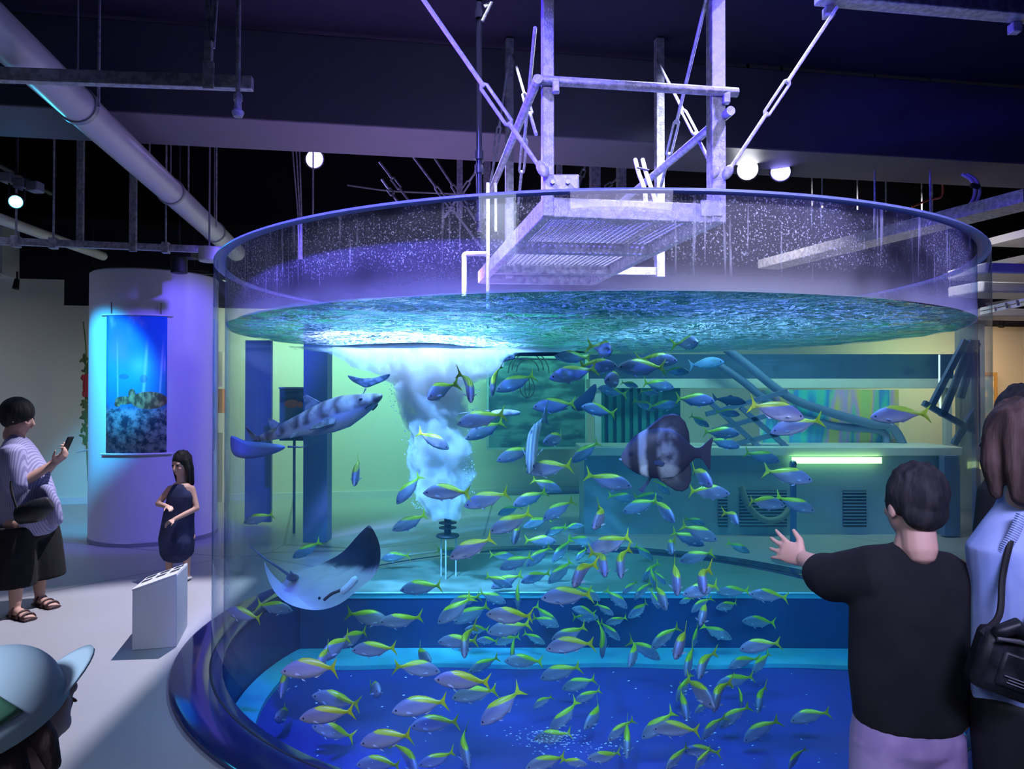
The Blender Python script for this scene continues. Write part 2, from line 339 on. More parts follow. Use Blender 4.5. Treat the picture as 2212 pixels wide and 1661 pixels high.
MT = dict(
    galv=mat_galv(), floor=mat_floor(), void=M('flat_black_soffit', (0.006, 0.006, 0.008), 1.0, spec=0.0), dark=M('dark_ceiling_paint', (0.020, 0.020, 0.034), 1.0, spec=0.02), beam=M('dark_girder_paint', (0.07, 0.07, 0.09), 0.7, bstr=0.1),
    cream=M('cream_wall_paint', (0.72, 0.70, 0.62), 0.8, var=0.04, scale=1.5), white=M('white_paint', (0.78, 0.78, 0.80), 0.5, var=0.03), offwhite=M('satin_white_column', (0.70, 0.70, 0.74), 0.35, var=0.02),
    navy=M('glossy_navy_plinth', (0.012, 0.02, 0.085), 0.12, spec=0.6), pitblue=M('blue_pool_paint', (0.05, 0.040, 0.27), 0.5, var=0.10, scale=2), pitnavy=M('navy_pool_paint', (0.012, 0.035, 0.16), 0.5),
    cyan=M('pale_cyan_pool_paint', (0.10, 0.46, 0.58), 0.5, var=0.25, scale=7), teal=M('teal_ledge_paint', (0.20, 0.25, 0.20), 0.55, var=0.15, scale=3), cyanline=M('bright_cyan_nosing', (0.6, 0.95, 1.0), 0.4),
    black=M('matt_black', (0.010, 0.010, 0.013), 0.6), blackgloss=M('gloss_black', (0.010, 0.010, 0.02), 0.2), grey=M('grey_metal', (0.30, 0.31, 0.35), 0.4, 0.3), pvc=M('white_pvc', (0.72, 0.70, 0.74), 0.35, var=0.06),
    deck=M('fibreglass_grating', (0.42, 0.43, 0.46), 0.6), counter=M('teal_counter_front', (0.30, 0.44, 0.50), 0.5), mint=M('pale_counter_edge', (0.80, 0.90, 0.80), 0.4), steel=M('brushed_steel', (0.55, 0.56, 0.6), 0.25, 0.8),
    wood=M('oak_frame', (0.50, 0.30, 0.10), 0.5), orange=M('orange_print', (0.8, 0.22, 0.05), 0.6), red=M('red_felt', (0.55, 0.06, 0.07), 0.8), green=M('green_paper', (0.12, 0.18, 0.06), 0.7),
    fish=mat_fish(), yfin=M('yellow_fin', (0.46, 0.54, 0.015), 0.5, var=0.2, scale=20), pfin=M('pale_fin', (0.55, 0.58, 0.66), 0.5), eye=M('fish_eye', (0.015, 0.015, 0.03), 0.15), shark=mat_shark(), batfish=mat_batfish(), ray=mat_ray(),
    sharkfin=mat_noise2('shark_fin_skin', (0.10, 0.09, 0.12), (0.30, 0.26, 0.30), 20), darkfish=M('dark_fish_skin', (0.05, 0.07, 0.12), 0.5), silver=mat_stripes('silver_striped_fish', (0.62, 0.66, 0.70), (0.30, 0.34, 0.40), 9, 'Y', 0.3), paleskin=M('pale_fish_skin', (0.50, 0.60, 0.62), 0.5),
    mouth=M('dark_mouth', (0.03, 0.02, 0.03), 0.6),
    skin=M('skin', (0.60, 0.36, 0.27), 0.5, var=0.05), hair=mat_noise2('black_hair', (0.006, 0.006, 0.009), (0.022, 0.02, 0.022), 40, stretch=(1, 1, 0.15), rough=0.8, bstr=0.5), hairb=mat_noise2('brown_hair', (0.035, 0.02, 0.015), (0.09, 0.055, 0.045), 30, stretch=(1, 1, 0.12), rough=0.8, bstr=0.6),
    tee=mat_noise2('black_cotton', (0.005, 0.005, 0.007), (0.008, 0.008, 0.010), 8, bstr=0.15, rough=0.95), shorts=mat_noise2('lavender_cotton', (0.30, 0.22, 0.42), (0.40, 0.30, 0.52), 8, rough=0.9), blouse=mat_noise2('light_blue_crepe', (0.26, 0.36, 0.72), (0.38, 0.48, 0.82), 5, rough=0.8, bstr=0.3),
    stripes=mat_stripes('striped_lavender_cotton', (0.34, 0.34, 0.52), (0.20, 0.20, 0.36), 28), navycloth=mat_noise2('navy_cotton', (0.012, 0.018, 0.06), (0.03, 0.04, 0.11), 7, rough=0.9), sandal=M('brown_leather', (0.06, 0.025, 0.025), 0.5), bag=mat_noise2('black_nylon', (0.006, 0.006, 0.009), (0.022, 0.022, 0.03), 14, rough=0.45, bstr=0.2),
    cap=M('mint_canvas', (0.42, 0.56, 0.60), 0.85, var=0.06), capgreen=M('green_canvas', (0.05, 0.16, 0.09), 0.85), capgrey=M('grey_canvas', (0.24, 0.27, 0.28), 0.85), phone=M('black_phone', (0.02, 0.02, 0.025), 0.15),
    glass=fresnel_glass('clear_acrylic', (0.985, 0.99, 0.995), 0.55), glassin=fresnel_glass('clear_acrylic_with_dried_spray', (0.985, 0.99, 0.995), 0.35, 0.0, True, 0.24),
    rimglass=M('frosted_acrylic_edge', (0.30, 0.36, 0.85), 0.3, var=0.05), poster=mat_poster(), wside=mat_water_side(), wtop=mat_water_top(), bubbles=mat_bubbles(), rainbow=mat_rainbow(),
    mural=mat_noise2('dark_sea_photograph', (0.02, 0.08, 0.12), (0.10, 0.24, 0.28), 2.2, stretch=(1, 1, 3)), ink=M('black_ink', (0.02, 0.03, 0.04), 0.6), greypanel=M('blue_grey_pillar', (0.13, 0.22, 0.42), 0.6),
)

# ------------------------------------------------------------------ mesh helpers
class MB:
    def __init__(s): s.bm = bmesh.new()
    def box(s, c, size, rot=None):
        mtx = Matrix.Translation(V(c))
        if rot is not None: mtx = mtx @ rot.to_4x4()
        mtx = mtx @ Matrix.Diagonal((*size, 1))
        bmesh.ops.create_cube(s.bm, size=1, matrix=mtx); return s
    def bar(s, a, b, w, h=None, up=V((0, 0, 1))):
        a, b = V(a), V(b); d = b - a
        x = d.normalized(); u = up if abs(x.dot(up)) < 0.99 else LX
        y = u.cross(x).normalized(); z = x.cross(y)
        rot = Matrix((x, y, z)).transposed()
        return s.box((a + b) / 2, (d.length, w, h or w), rot)
    def rings(s, rings, cap=True, close=True):
        rows = [[s.bm.verts.new(p) for p in r] for r in rings]; n = len(rows[0])
        for a, b in zip(rows, rows[1:]):
            for i in range(n if close else n - 1):
                j = (i + 1) % n
                s.bm.faces.new((a[i], a[j], b[j], b[i]))
        if cap:
            s.bm.faces.new(list(reversed(rows[0]))); s.bm.faces.new(rows[-1])
        return s
    def tube(s, pts, r, n=10, side=None, cap=True):
        """pts; r a number, a list, or a list of (a, b) with a along the side vector"""
        pts = [V(p) for p in pts]; k = len(pts)
        rr = r if isinstance(r, (list, tuple)) else [r] * k
        rings = []; prev = None
        for i, p in enumerate(pts):
            t = (pts[min(i + 1, k - 1)] - pts[max(i - 1, 0)]).normalized()
            ref = V(side) if side is not None else (prev if prev is not None else (V((0, 0, 1)) if abs(t.z) < 0.9 else V((1, 0, 0))))
            a = (ref - t * ref.dot(t))
            if a.length < 1e-4: a = t.orthogonal()
            a.normalize(); b = t.cross(a); prev = a
            ra, rb = rr[i] if isinstance(rr[i], (list, tuple)) else (rr[i], rr[i])
            rings.append([p + a * (ra * math.cos(q)) + b * (rb * math.sin(q)) for q in (2 * PI * j / n for j in range(n))])
        return s.rings(rings, cap)
    def limb(s, pts, r, n=12, side=None):
        """tube with rounded ends"""
        pts = [V(p) for p in pts]; r = list(r)
        def sc(x, f): return (x[0] * f, x[1] * f) if isinstance(x, (list, tuple)) else x * f
        def mx(x): return min(x) * 0.7 if isinstance(x, (list, tuple)) else x
        d0 = (pts[0] - pts[1]).normalized(); d1 = (pts[-1] - pts[-2]).normalized()
        P = [pts[0] + d0 * mx(r[0]) * k for k in (0.9, 0.6)] + pts + [pts[-1] + d1 * mx(r[-1]) * k for k in (0.6, 0.9)]
        Rr = [sc(r[0], 0.35), sc(r[0], 0.78)] + r + [sc(r[-1], 0.78), sc(r[-1], 0.35)]
        return s.tube(P, Rr, n, side)
    def cyl(s, a, b, r, r2=None, n=20): return s.tube([a, b], [r, r if r2 is None else r2], n)
    def ball(s, c, r, n=12, rot=None):
        rx = r if isinstance(r, (tuple, list)) else (r, r, r)
        m = Matrix.Translation(V(c))
        if rot is not None: m = m @ rot.to_4x4()
        bmesh.ops.create_uvsphere(s.bm, u_segments=n, v_segments=max(6, n * 2 // 3), radius=1, matrix=m @ Matrix.Diagonal((*rx, 1))); return s
    def prism(s, outline, thick, ax=1):
        """outline of (x, z) pairs, extruded thick along y (ax=1), centred, rounded edge"""
        t = thick / 2; n = len(outline)
        cx = sum(p[0] for p in outline) / n; cz = sum(p[1] for p in outline) / n
        lay = []
        for yy, k in ((-t, 0.93), (0, 1.0), (t, 0.93)):
            lay.append([s.bm.verts.new((cx + (x - cx) * k, yy, cz + (z - cz) * k)) for x, z in outline])
        for a, b in zip(lay, lay[1:]):
            for i in range(n):
                j = (i + 1) % n; s.bm.faces.new((a[i], a[j], b[j], b[i]))
        s.bm.faces.new(list(reversed(lay[0]))); s.bm.faces.new(lay[-1]); return s
    def lathe(s, prof, c=V((0, 0, 0)), n=64, closed=False, a0=0.0, a1=2 * PI):
        full = abs(a1 - a0 - 2 * PI) < 1e-6; k = n if full else n + 1
        rings = [[V((c[0] + r * math.cos(a0 + (a1 - a0) * i / n), c[1] + r * math.sin(a0 + (a1 - a0) * i / n), c[2] + z)) for i in range(k)] for r, z in prof]
        if closed: rings.append(rings[0])
        rows = [[s.bm.verts.new(p) for p in r] for r in (rings[:-1] if closed else rings)]
        if closed: rows.append(rows[0])
        for a, b in zip(rows, rows[1:]):
            for i in range(k if full else k - 1):
                j = (i + 1) % k; s.bm.faces.new((a[i], a[j], b[j], b[i]))
        return s
    def move(s, mtx): bmesh.ops.transform(s.bm, matrix=mtx, verts=s.bm.verts); return s
    def build(s, name, mat, parent=None, smooth=True, remesh=None, bevel=None, subd=0, sharp=35, local=None):
        bmesh.ops.recalc_face_normals(s.bm, faces=s.bm.faces)
        me = bpy.data.meshes.new(name)
        if local is not None: bmesh.ops.transform(s.bm, matrix=local, verts=s.bm.verts)
        elif parent is not None: bmesh.ops.transform(s.bm, matrix=parent_inv(parent), verts=s.bm.verts)
        s.bm.to_mesh(me); s.bm.free()
        for m_ in (mat if isinstance(mat, (list, tuple)) else [mat]): me.materials.append(MT[m_] if isinstance(m_, str) else m_)
        o = bpy.data.objects.new(name, me); C.objects.link(o)
        if parent is not None: o.parent = parent
        if remesh:
            r = o.modifiers.new('remesh', 'REMESH'); r.mode = 'VOXEL'; r.voxel_size = remesh; r.use_smooth_shade = True
            q = o.modifiers.new('smooth', 'SMOOTH'); q.factor = 0.6; q.iterations = 5
        else:
            if bevel:
                b = o.modifiers.new('bevel', 'BEVEL'); b.width = bevel; b.segments = 2; b.limit_method = 'ANGLE'
            if subd:
                q = o.modifiers.new('subsurf', 'SUBSURF'); q.levels = subd; q.render_levels = subd
            if smooth:
                for p in me.polygons: p.use_smooth = True
                try: me.set_sharp_from_angle(angle=math.radians(sharp))
                except Exception: pass
        return o
_world = {}
def parent_inv(p):
    while p is not None and p.name not in _world: p = p.parent
    return _world[p.name].inverted() if p is not None else Matrix.Identity(4)
def thing(name, label, cat, loc=(0, 0, 0), rot=None, group=None):
    o = bpy.data.objects.new(name, None); C.objects.link(o); o.empty_display_size = 0.1
    m = Matrix.Translation(V(loc))
    if rot is not None: m = m @ rot.to_4x4()
    o.matrix_world = m; _world[o.name] = m
    o['label'] = label; o['category'] = cat
    if group: o['group'] = group
    return o
def tag(o, label, cat, group=None, kind=None):
    o['label'] = label; o['category'] = cat
    if group: o['group'] = group
    if kind: o['kind'] = kind
    return o
def struct(o): o['kind'] = 'structure'; return o
def copy_thing(root, M_, label=None, group=None, sc=None):
    r = root.copy(); C.objects.link(r); r.matrix_world = M_
    if label: r['label'] = label
    if group: r['group'] = group
    for ch in root.children:
        c = ch.copy(); C.objects.link(c); c.parent = r
        for g in ch.children:
            d = g.copy(); C.objects.link(d); d.parent = c
    return r
def arc3(a, b, c, n=10):
    """quadratic curve through control b"""
    return [V(a) * (1 - t) ** 2 + V(b) * 2 * t * (1 - t) + V(c) * t * t for t in (i / n for i in range(n + 1))]
def smooth_path(pts, n=6):
    P = [V(p) for p in pts]; P = [2 * P[0] - P[1]] + P + [2 * P[-1] - P[-2]]; out = []
    for i in range(1, len(P) - 2):
        p0, p1, p2, p3 = P[i - 1:i + 3]
        for k in range(n):
            t = k / n
            out.append(0.5 * ((2 * p1) + (p2 - p0) * t + (2 * p0 - 5 * p1 + 4 * p2 - p3) * t * t + (3 * p1 - p0 - 3 * p2 + p3) * t ** 3))
    out.append(P[-2]); return out
# ================================================================== THE HALL
def quad(name, pts, mat):
    b = MB(); vs = [b.bm.verts.new(p) for p in pts]; b.bm.faces.new(vs)
    return struct(b.build(name, mat, smooth=False))
def rbox(u0, u1, v0, v1, z0, z1, b=None):
    b = b or MB()
    return b.box(rm((u0 + u1) / 2, (v0 + v1) / 2, (z0 + z1) / 2), (u1 - u0, v1 - v0, z1 - z0), Matrix.Rotation(RA, 3, 'Z'))
U0, U1, V0, V1, ZC = -9.0, 10.5, -4.0, 10.9, 4.35
# floor with the round opening of the pool
b = MB(); n = 96
ci = [b.bm.verts.new((TC.x + R_PL * math.cos(2 * PI * i / n), TC.y + R_PL * math.sin(2 * PI * i / n), 0)) for i in range(n)]
co = []
for i in range(n):
    d = V((math.cos(2 * PI * i / n), math.sin(2 * PI * i / n), 0)); t = 1e9
    for ax, lo, hi in ((LX, U0, U1), (LY, V0, V1 + 0.1)):
        c0, k = TC.dot(ax), d.dot(ax)
        if k > 1e-6: t = min(t, (hi - c0) / k)
        if k < -1e-6: t = min(t, (lo - c0) / k)
    co.append(b.bm.verts.new(TC + d * t))
for i in range(n): b.bm.faces.new((ci[i], co[i], co[(i + 1) % n], ci[(i + 1) % n]))
struct(b.build('floor', 'floor', smooth=False))
b = rbox(U0, U1, V1, V1 + 0.15, 0, 2.70); rbox(U0, -4.4, V1, V1 + 0.15, 2.70, 3.05, b)
struct(b.build('wall_back', 'cream', smooth=False))
struct(rbox(U0, U1, V1 + 0.02, V1 + 0.14, 2.70, ZC).build('wall_back_upper', 'dark', smooth=False))
struct(rbox(U0 - 0.15, U0, V0, V1, 0, ZC).build('wall_left', 'cream', smooth=False))
struct(rbox(U1, U1 + 0.15, V0, V1, 0, ZC).build('wall_right', 'cream', smooth=False))
struct(rbox(U0, U1, V0 - 0.15, V0, 0, ZC).build('wall_front', 'dark', smooth=False))
struct(rbox(U0, U1, V0, V1, ZC, ZC + 0.1).build('ceiling', 'dark', smooth=False))
struct(rbox(U0, U1, V0, 4.95, 3.87, 3.97).build('ceiling_near', 'dark', smooth=False))
struct(rbox(U0, U1, 4.97, 5.58, 3.27, 3.86).build('trim_girder', 'beam', smooth=False, bevel=0.01))
struct(rbox(U0, U1, V1 - 0.02, V1, 0, 0.09).build('baseboard_back', 'offwhite', smooth=False))
# second girder further back, and the cross beams between them
struct(rbox(U0, U1, 8.4, 8.8, 3.35, ZC).build('trim_far_girder', 'void', smooth=False))
struct(rbox(-4.6, -4.2, 5.6, 8.4, 3.8, ZC).build('trim_cross_girder', 'dark', smooth=False))
# bulkhead over the left part of the back wall
struct(rbox(U0, -4.95, 10.45, V1, 3.04, 3.75).build('trim_bulkhead', 'offwhite', smooth=False))
struct(rbox(U0, -4.95, 10.41, 10.45, 3.00, 3.05).build('trim_bulkhead_edge', 'white', smooth=False))
# gallery ceiling strips at the right, beyond the tank
for i, (v0, v1, z, mt) in enumerate(((6.6, 7.3, 3.15, 'white'), (7.6, 8.3, 3.08, 'offwhite'), (8.7, 9.4, 2.98, 'white'), (9.7, 10.88, 2.93, 'offwhite'))):
    o = rbox(0.90 * v1, U1 - 0.02, v0, v1, z, z + 0.08).build('trim_%d' % (i + 1), mt, smooth=False); struct(o)
struct(rbox(9.5, U1 - 0.02, 10.55, 10.88, 2.62, 2.92).build('trim_gallery_bulkhead', 'dark', smooth=False))

# ------------------------------------------------------------------ high level services
def bracket(b, c, s=0.05): b.box(c, (s, s * 1.2, s * 1.6), Matrix.Rotation(RA, 3, 'Z')); return b
# big white diagonal pipe
HP = 3.10
p0, p1 = at(-30, 36, 2.0), at(490, 527, 8.0)
def on_plane(px, py, z):
    d = ray(px, py); return EYE + d * ((z - 1.5) / d.z)
a_, b_ = on_plane(-10, 62, HP), on_plane(494, 530, HP)
t = thing('drain_pipe', 'thick pale pipe running diagonally under the dark ceiling at upper left', 'pipe', (a_ + b_) / 2)
dirp = (b_ - a_).normalized()
MB().tube([a_ - dirp * 0.6, a_, b_, b_ + dirp * 0.4], 0.098, 24).build('pipe_run', 'pvc', t)
for k in (0.18, 0.55, 0.86):
    q = a_.lerp(b_, k); c_ = MB(); c_.tube([q - dirp * 0.02, q + dirp * 0.02], 0.108, 24).build('pipe_clamp', 'grey', t)
    MB().cyl(q + V((0, 0, 0.1)), V((q.x, q.y, 3.9 if q.y < 4.9 else ZC)), 0.006, n=8).build('hanger_rod', 'grey', t)
# galvanised channel at upper left, hung by three rods
za = 2.95
a_, b_ = on_plane(-30, 161, za), on_plane(546, 181, za)
t = thing('strut_channel', 'grey galvanised channel hung level at upper left, crossing the pale pipe', 'channel', (a_ + b_) / 2)
MB().bar(a_, b_, 0.045, 0.062).build('channel_rail', 'galv', t, smooth=False, bevel=0.004)
e_ = b_ - (b_ - a_).normalized() * 0.03
q = a_.lerp(b_, 0.84)
bk = MB(); bk.box(q + V((0, -0.03, 0.02)), (0.05, 0.02, 0.13), Matrix.Rotation(RA, 3, 'Z')); bk.box(q + V((0, -0.03, 0.13)), (0.035, 0.03, 0.10)); bk.build('rail_bracket', 'galv', t, smooth=False, bevel=0.004)
for dx in (-0.03, 0.0, 0.035):
    MB().cyl(q + V((dx * 0.3, 0, 0.16)), V((q.x + dx * 1.6, q.y, 3.86)), 0.008, n=8).build('hanger_rod', 'galv', t)
# sprinkler
q = on_plane(523, 180, za)
t = thing('sprinkler_head', 'round sprinkler head on a rusty drop pipe beside the channel end', 'sprinkler', (q.x, q.y - 0.05, 2.72))
zb = at(517, 250, q.y).z
MB().cyl((q.x, q.y - 0.05, zb + 0.08), (q.x, q.y - 0.05, 3.86), 0.011, n=12).build('drop_pipe', 'galv', t)
MB().lathe([(0.0, zb - 0.025), (0.02, zb - 0.024), (0.027, zb - 0.008), (0.027, zb), (0.016, zb + 0.012), (0.016, zb + 0.05), (0.02, zb + 0.05), (0.02, zb + 0.075), (0.012, zb + 0.09)], V((q.x, q.y - 0.05, 0)), 20).build('sprinkler_rosette', 'galv', t)
# lower rail at left
zl = 2.80
a_, b_ = on_plane(-20, 520, zl), on_plane(496, 541, zl)
t = thing('strut_channel', 'long lower rail under the lamp at left, lit cyan at its left end', 'channel', (a_ + b_) / 2)
MB().bar(a_, b_, 0.05, 0.06).build('channel_rail', 'galv', t, smooth=False, bevel=0.004)
for k, big in ((0.10, 0), (0.25, 0), (0.72, 0)):
    q = a_.lerp(b_, k); bracket(MB(), q, 0.06).build('rail_bracket', 'galv', t, smooth=False, bevel=0.004)
    MB().cyl(q, V((q.x, q.y, ZC)), 0.009, n=8).build('hanger_rod', 'galv', t)
q = a_.lerp(b_, 0.587)
MB().box((q.x, q.y - 0.03, (zl - 0.05 + ZC) / 2), (0.062, 0.03, ZC - zl + 0.05)).build('upright_post', 'galv', t, smooth=False, bevel=0.004)
q = a_.lerp(b_, 0.345)
MB().box((q.x, q.y + 0.05, (zl + ZC) / 2), (0.06, 0.03, ZC - zl)).build('upright_post', 'galv', t, smooth=False, bevel=0.004)
# small pipe under it
t = thing('drain_pipe', 'thin pale pipe running down behind the cyan-lit rail at far left', 'pipe', at(120, 510, 8))
a_, b_ = on_plane(-30, 462, 3.25), on_plane(222, 553, 3.25)
MB().tube([a_, b_], 0.055, 18).build('pipe_run', 'pvc', t)
MB().ball(b_, 0.055, 14).build('pipe_cap', 'pvc', t)
# loose hanger rods and thin conduits seen against the dark ceiling
for i, (px, y0, y1, Y, lab) in enumerate(((213, 8, 232, 3.9, 'thin grey hanger rod above the middle of the pale diagonal pipe'), (407, 292, 425, 6.6, 'thin grey rod dropping to the lower part of the diagonal pipe'),
      (467, 365, 490, 6.8, 'thin grey rod just left of the tank rim at upper left'), (323, 290, 350, 6.4, 'short thin rod under the girder left of the violet lamp'),
      (676, 395, 470, 6.9, 'single thin rod right below the violet lamp'))):
    top = at(px, y0, Y); bot = at(px, y1, Y)
    ztop = 3.87 if top.y < 4.9 else ZC
    o = MB().cyl(bot, V((bot.x, bot.y, ztop)), 0.008, n=8).build('hanger_rod', 'galv'); tag(o, lab, 'rod', 'thin rods hanging from the ceiling')
t = thing('cable_drop', 'bundle of three thin cables hanging below the violet lamp', 'cable', at(650, 420, 6.8))
for dx in (-8, 0, 7): MB().tube([V((at(640 + dx, 325, 6.8).x, 6.8, ZC)), at(640 + dx, 325, 6.8), at(648 + dx * 0.5, 470, 6.8), at(649 + dx * 0.4, 560, 6.8)], 0.007, 8).build('cable', 'galv', t)
t = thing('cable_drop', 'thin conduit line sagging across the dark wall left of the frame', 'cable', at(850, 410, 8))
MB().tube(smooth_path([at(750, 400, 8), at(840, 412, 8), at(940, 417, 8), at(1010, 420, 8)]), 0.010, 8).build('cable', 'grey', t)

# ------------------------------------------------------------------ lamps
def lamp(name, label, pos, aim, col, strength, rad, power, deg, ztop):
    d = (V(aim) - V(pos)).normalized(); t = thing(name, label, 'spotlight', pos)
    rot = d.to_track_quat('-Z', 'Y').to_matrix()
    b = MB(); b.lathe([(0.0, 0.30), (rad * 0.5, 0.29), (rad * 0.95, 0.22), (rad * 1.15, 0.10), (rad * 1.2, 0.0), (rad * 1.05, 0.0), (rad * 1.0, 0.02)], n=28)
    b.move(Matrix.Translation(V(pos)) @ rot.to_4x4()); b.build('lamp_housing', 'black', t)
    e = MB(); e.lathe([(0.0, 0.012), (rad, 0.012)], n=28); e.move(Matrix.Translation(V(pos)) @ rot.to_4x4())
    o = e.build('lens', EM(name + '_glow', col, strength), t)
    top = V((pos[0], pos[1], ztop)); y = MB()
    bk = V(pos) - d * 0.12
    y.tube([bk + V((rad * 1.3, 0, 0)), bk + V((rad * 1.3, 0, 0.2)), bk + V((-rad * 1.3, 0, 0.2)), bk + V((-rad * 1.3, 0, 0))], 0.008, 8)
    y.cyl(bk + V((0, 0, 0.2)), V((bk.x, bk.y, ztop)), 0.012, n=8); y.build('yoke', 'black', t)
    spot(name + '_beam', V(pos) + d * 0.02, aim, deg, col, power, rad * 0.8, 0.6)
    return t
lamp('spotlight', 'round violet spotlight shining under the girder, left of the walkway frame', at(680, 344, 7.6), TC + V((0.2, -0.8, 1.6)), (0.34, 0.28, 1.0), 26, 0.088, 200, 60, ZC)
lamp('spotlight', 'bright white spotlight right of the walkway frame, above the tank rim', at(1615, 366, 5.7), (0.4, 1.8, 1.9), (0.93, 0.93, 1.0), 40, 0.075, 70, 60, ZC)
lamp('spotlight', 'round violet spotlight immediately right of the bright white one', at(1686, 372, 5.8), TC + V((0.6, -1.0, 1.5)), (0.30, 0.26, 1.0), 26, 0.072, 130, 60, ZC)
lamp('spotlight', 'small cyan spotlight at the far left edge above the cyan-lit rail', at(34, 436, 5.6), (-1.6, 2.0, 1.6), (0.05, 0.62, 1.0), 30, 0.045, 30, 50, ZC)
# blacked lamp bar round the cyan lamp
t = thing('lamp_truss', 'dark lighting bar with small fittings above the cyan spotlight', 'lighting bar', at(50, 400, 5.8))
MB().tube([on_plane(-10, 352, 3.45), on_plane(110, 418, 3.45)], 0.022, 12).build('truss_tube', 'black', t)
for px, py in ((20, 385), (48, 398), (76, 404)):
    MB().box(at(px, py, 5.7), (0.09, 0.10, 0.08)).build('fitting', 'grey', t, bevel=0.01)
t = thing('downlight', 'small bright slit lamp on the underside of the girder, left of the violet lamp', 'lamp', at(608, 303, 5.5))
b = MB(); b.box(at(602, 300, 5.62) + V((0, 0, 0.03)), (0.12, 0.12, 0.05)); b.build('lamp_housing', 'grey', t, bevel=0.008)
MB().box(at(609, 304, 5.57), (0.05, 0.06, 0.012)).build('lens', EM('slit_lamp_glow', (1.0, 0.9, 0.95), 9), t)
# projector and white canister over the column
q = at(387, 572, 7.0)
t = thing('projector', 'dark projector hanging under the rail above the white column', 'projector', q)
b = MB(); b.cyl(q + V((0, 0, -0.08)), q + V((0, 0, 0.07)), 0.075, n=24); b.box(q + V((0.05, 0, 0.09)), (0.19, 0.16, 0.06)); b.build('projector_body', 'black', t, bevel=0.006)
MB().cyl(q + V((0, 0, 0.1)), V((q.x, q.y, ZC)), 0.012, n=8).build('mount_rod', 'black', t)
q = at(452, 550, 6.2)
t = thing('speaker_drum', 'small white round drum speaker hanging just left of the tank rim', 'speaker', q)
MB().lathe([(0, -0.06), (0.078, -0.06), (0.086, -0.05), (0.086, 0.055), (0.078, 0.062), (0, 0.062)], q, 32).build('drum', 'white', t)
MB().cyl(q + V((0, 0, 0.06)), V((q.x, q.y, ZC)), 0.008, n=8).build('mount_rod', 'grey', t)
t = thing('track_light', 'small black track lamp under the bulkhead edge at far left', 'lamp', at(37, 600, 9.6))
q = at(37, 603, 9.6); MB().cyl(q, q + V((0.0, -0.03, -0.13)), 0.03, 0.04, 14).build('lamp_body', 'black', t); MB().cyl(q, q + V((0, 0, 0.1)), 0.012, n=8).build('stem', 'black', t)
t = thing('track_light', 'small black track lamp under the gallery ceiling right of the tank', 'lamp', at(2166, 690, 10.4))
q = at(2168, 680, 10.4); MB().cyl(q, q + V((-0.06, -0.03, -0.17)), 0.045, 0.045, 14).build('lamp_body', 'black', t); MB().box(q + V((0, 0, 0.03)), (0.16, 0.04, 0.05)).build('stem', 'black', t)
# canopy frame over the column
t = thing('canopy_frame', 'black metal canopy frame behind the top of the white column', 'frame', at(200, 577, 9.2))
for a, c in (((152, 573), (465, 583)), ((152, 573), (195, 588)), ((180, 584), (465, 590)), ((455, 583), (490, 608))):
    MB().bar(at(*a, 9.2), at(*c, 9.2), 0.035, 0.035).build('frame_bar', 'black', t, smooth=False)
for px in (200, 420): q = at(px, 580, 9.2); MB().cyl(q, V((q.x, q.y, ZC)), 0.008, n=8).build('hanger_rod', 'black', t)

# ------------------------------------------------------------------ right-hand services
za = 3.42
a_, b_ = on_plane(1770, 3, za), on_plane(2260, 46, za)
t = thing('steel_beam', 'wide white galvanised beam crossing the top right corner', 'beam', (a_ + b_) / 2)
n_ = (b_ - a_).normalized()
MB().bar(a_ + V((0, 0.0, 0.06)), b_ + n_ * 0.6 + V((0, 0.0, 0.06)), 0.10, 0.12).build('beam_web', 'galv', t, smooth=False, bevel=0.006)
for px in (1790, 2192):
    q = on_plane(px, 14 + (px - 1780) * 0.085, za) + V((0, 0.0, -0.03))
    MB().box(q, (0.05, 0.05, 0.05)).build('cleat', 'galv', t, bevel=0.005)
# cable tray receding at right
za = 2.86
t = thing('cable_tray', 'pale cable tray running back from the right edge behind the tank', 'cable tray', on_plane(2000, 500, za))
a_, b_ = on_plane(2240, 437, za), on_plane(1660, 580, za)
d_ = (b_ - a_).normalized(); s_ = V((-d_.y, d_.x, 0))
MB().bar(a_, b_, 0.26, 0.015).build('tray_base', 'galv', t, smooth=False)
for k in (-1, 1): MB().bar(a_ + s_ * 0.13 * k + V((0, 0, 0.04)), b_ + s_ * 0.13 * k + V((0, 0, 0.04)), 0.01, 0.09).build('tray_side', 'galv', t, smooth=False)
for px, Yk in ((2010, 6.6), (1890, 7.2)):
    q = on_plane(px, 480, za); MB().cyl(V((q.x, q.y, za)), V((q.x, q.y, ZC)), 0.008, n=8).build('hanger_rod', 'galv', t)
t = thing('hose_loop', 'pair of white hoses looping up over the cable tray at right', 'hose', at(2100, 430, 5.6))
for dx in (0, 10): MB().tube(smooth_path([at(2078 + dx, 376, 5.8), at(2097 + dx, 388, 5.8), at(2106 + dx, 410, 5.8), at(2100 + dx, 434, 5.8), at(2080 + dx, 455, 5.8), at(2050 + dx, 470, 5.9)]), 0.013, 10).build('hose', 'pvc', t)
MB().tube([at(2098, 400, 5.75), at(2114, 404, 5.75)], 0.02, 10).build('tie', 'black', t)
for i, px in enumerate((1754, 1776, 1852, 1914, 1991, 2014)):
    Y = 7.2 if i % 2 else 7.8
    o = MB().cyl(at(px, 445 + i * 4, Y), V((at(px, 360, Y).x, at(px, 360, Y).y, ZC)), 0.008, n=8).build('hanger_rod', 'galv')
    tag(o, ('leftmost', 'second from left', 'third from left', 'fourth from left', 'fifth from left', 'rightmost')[i] + ' of the six thin rods above the tank rim, right of the lamps', 'rod', 'thin rods hanging from the ceiling')
t = thing('copper_pipe', 'thin orange pipe bending above the right part of the tank rim', 'pipe', at(2000, 430, 7))
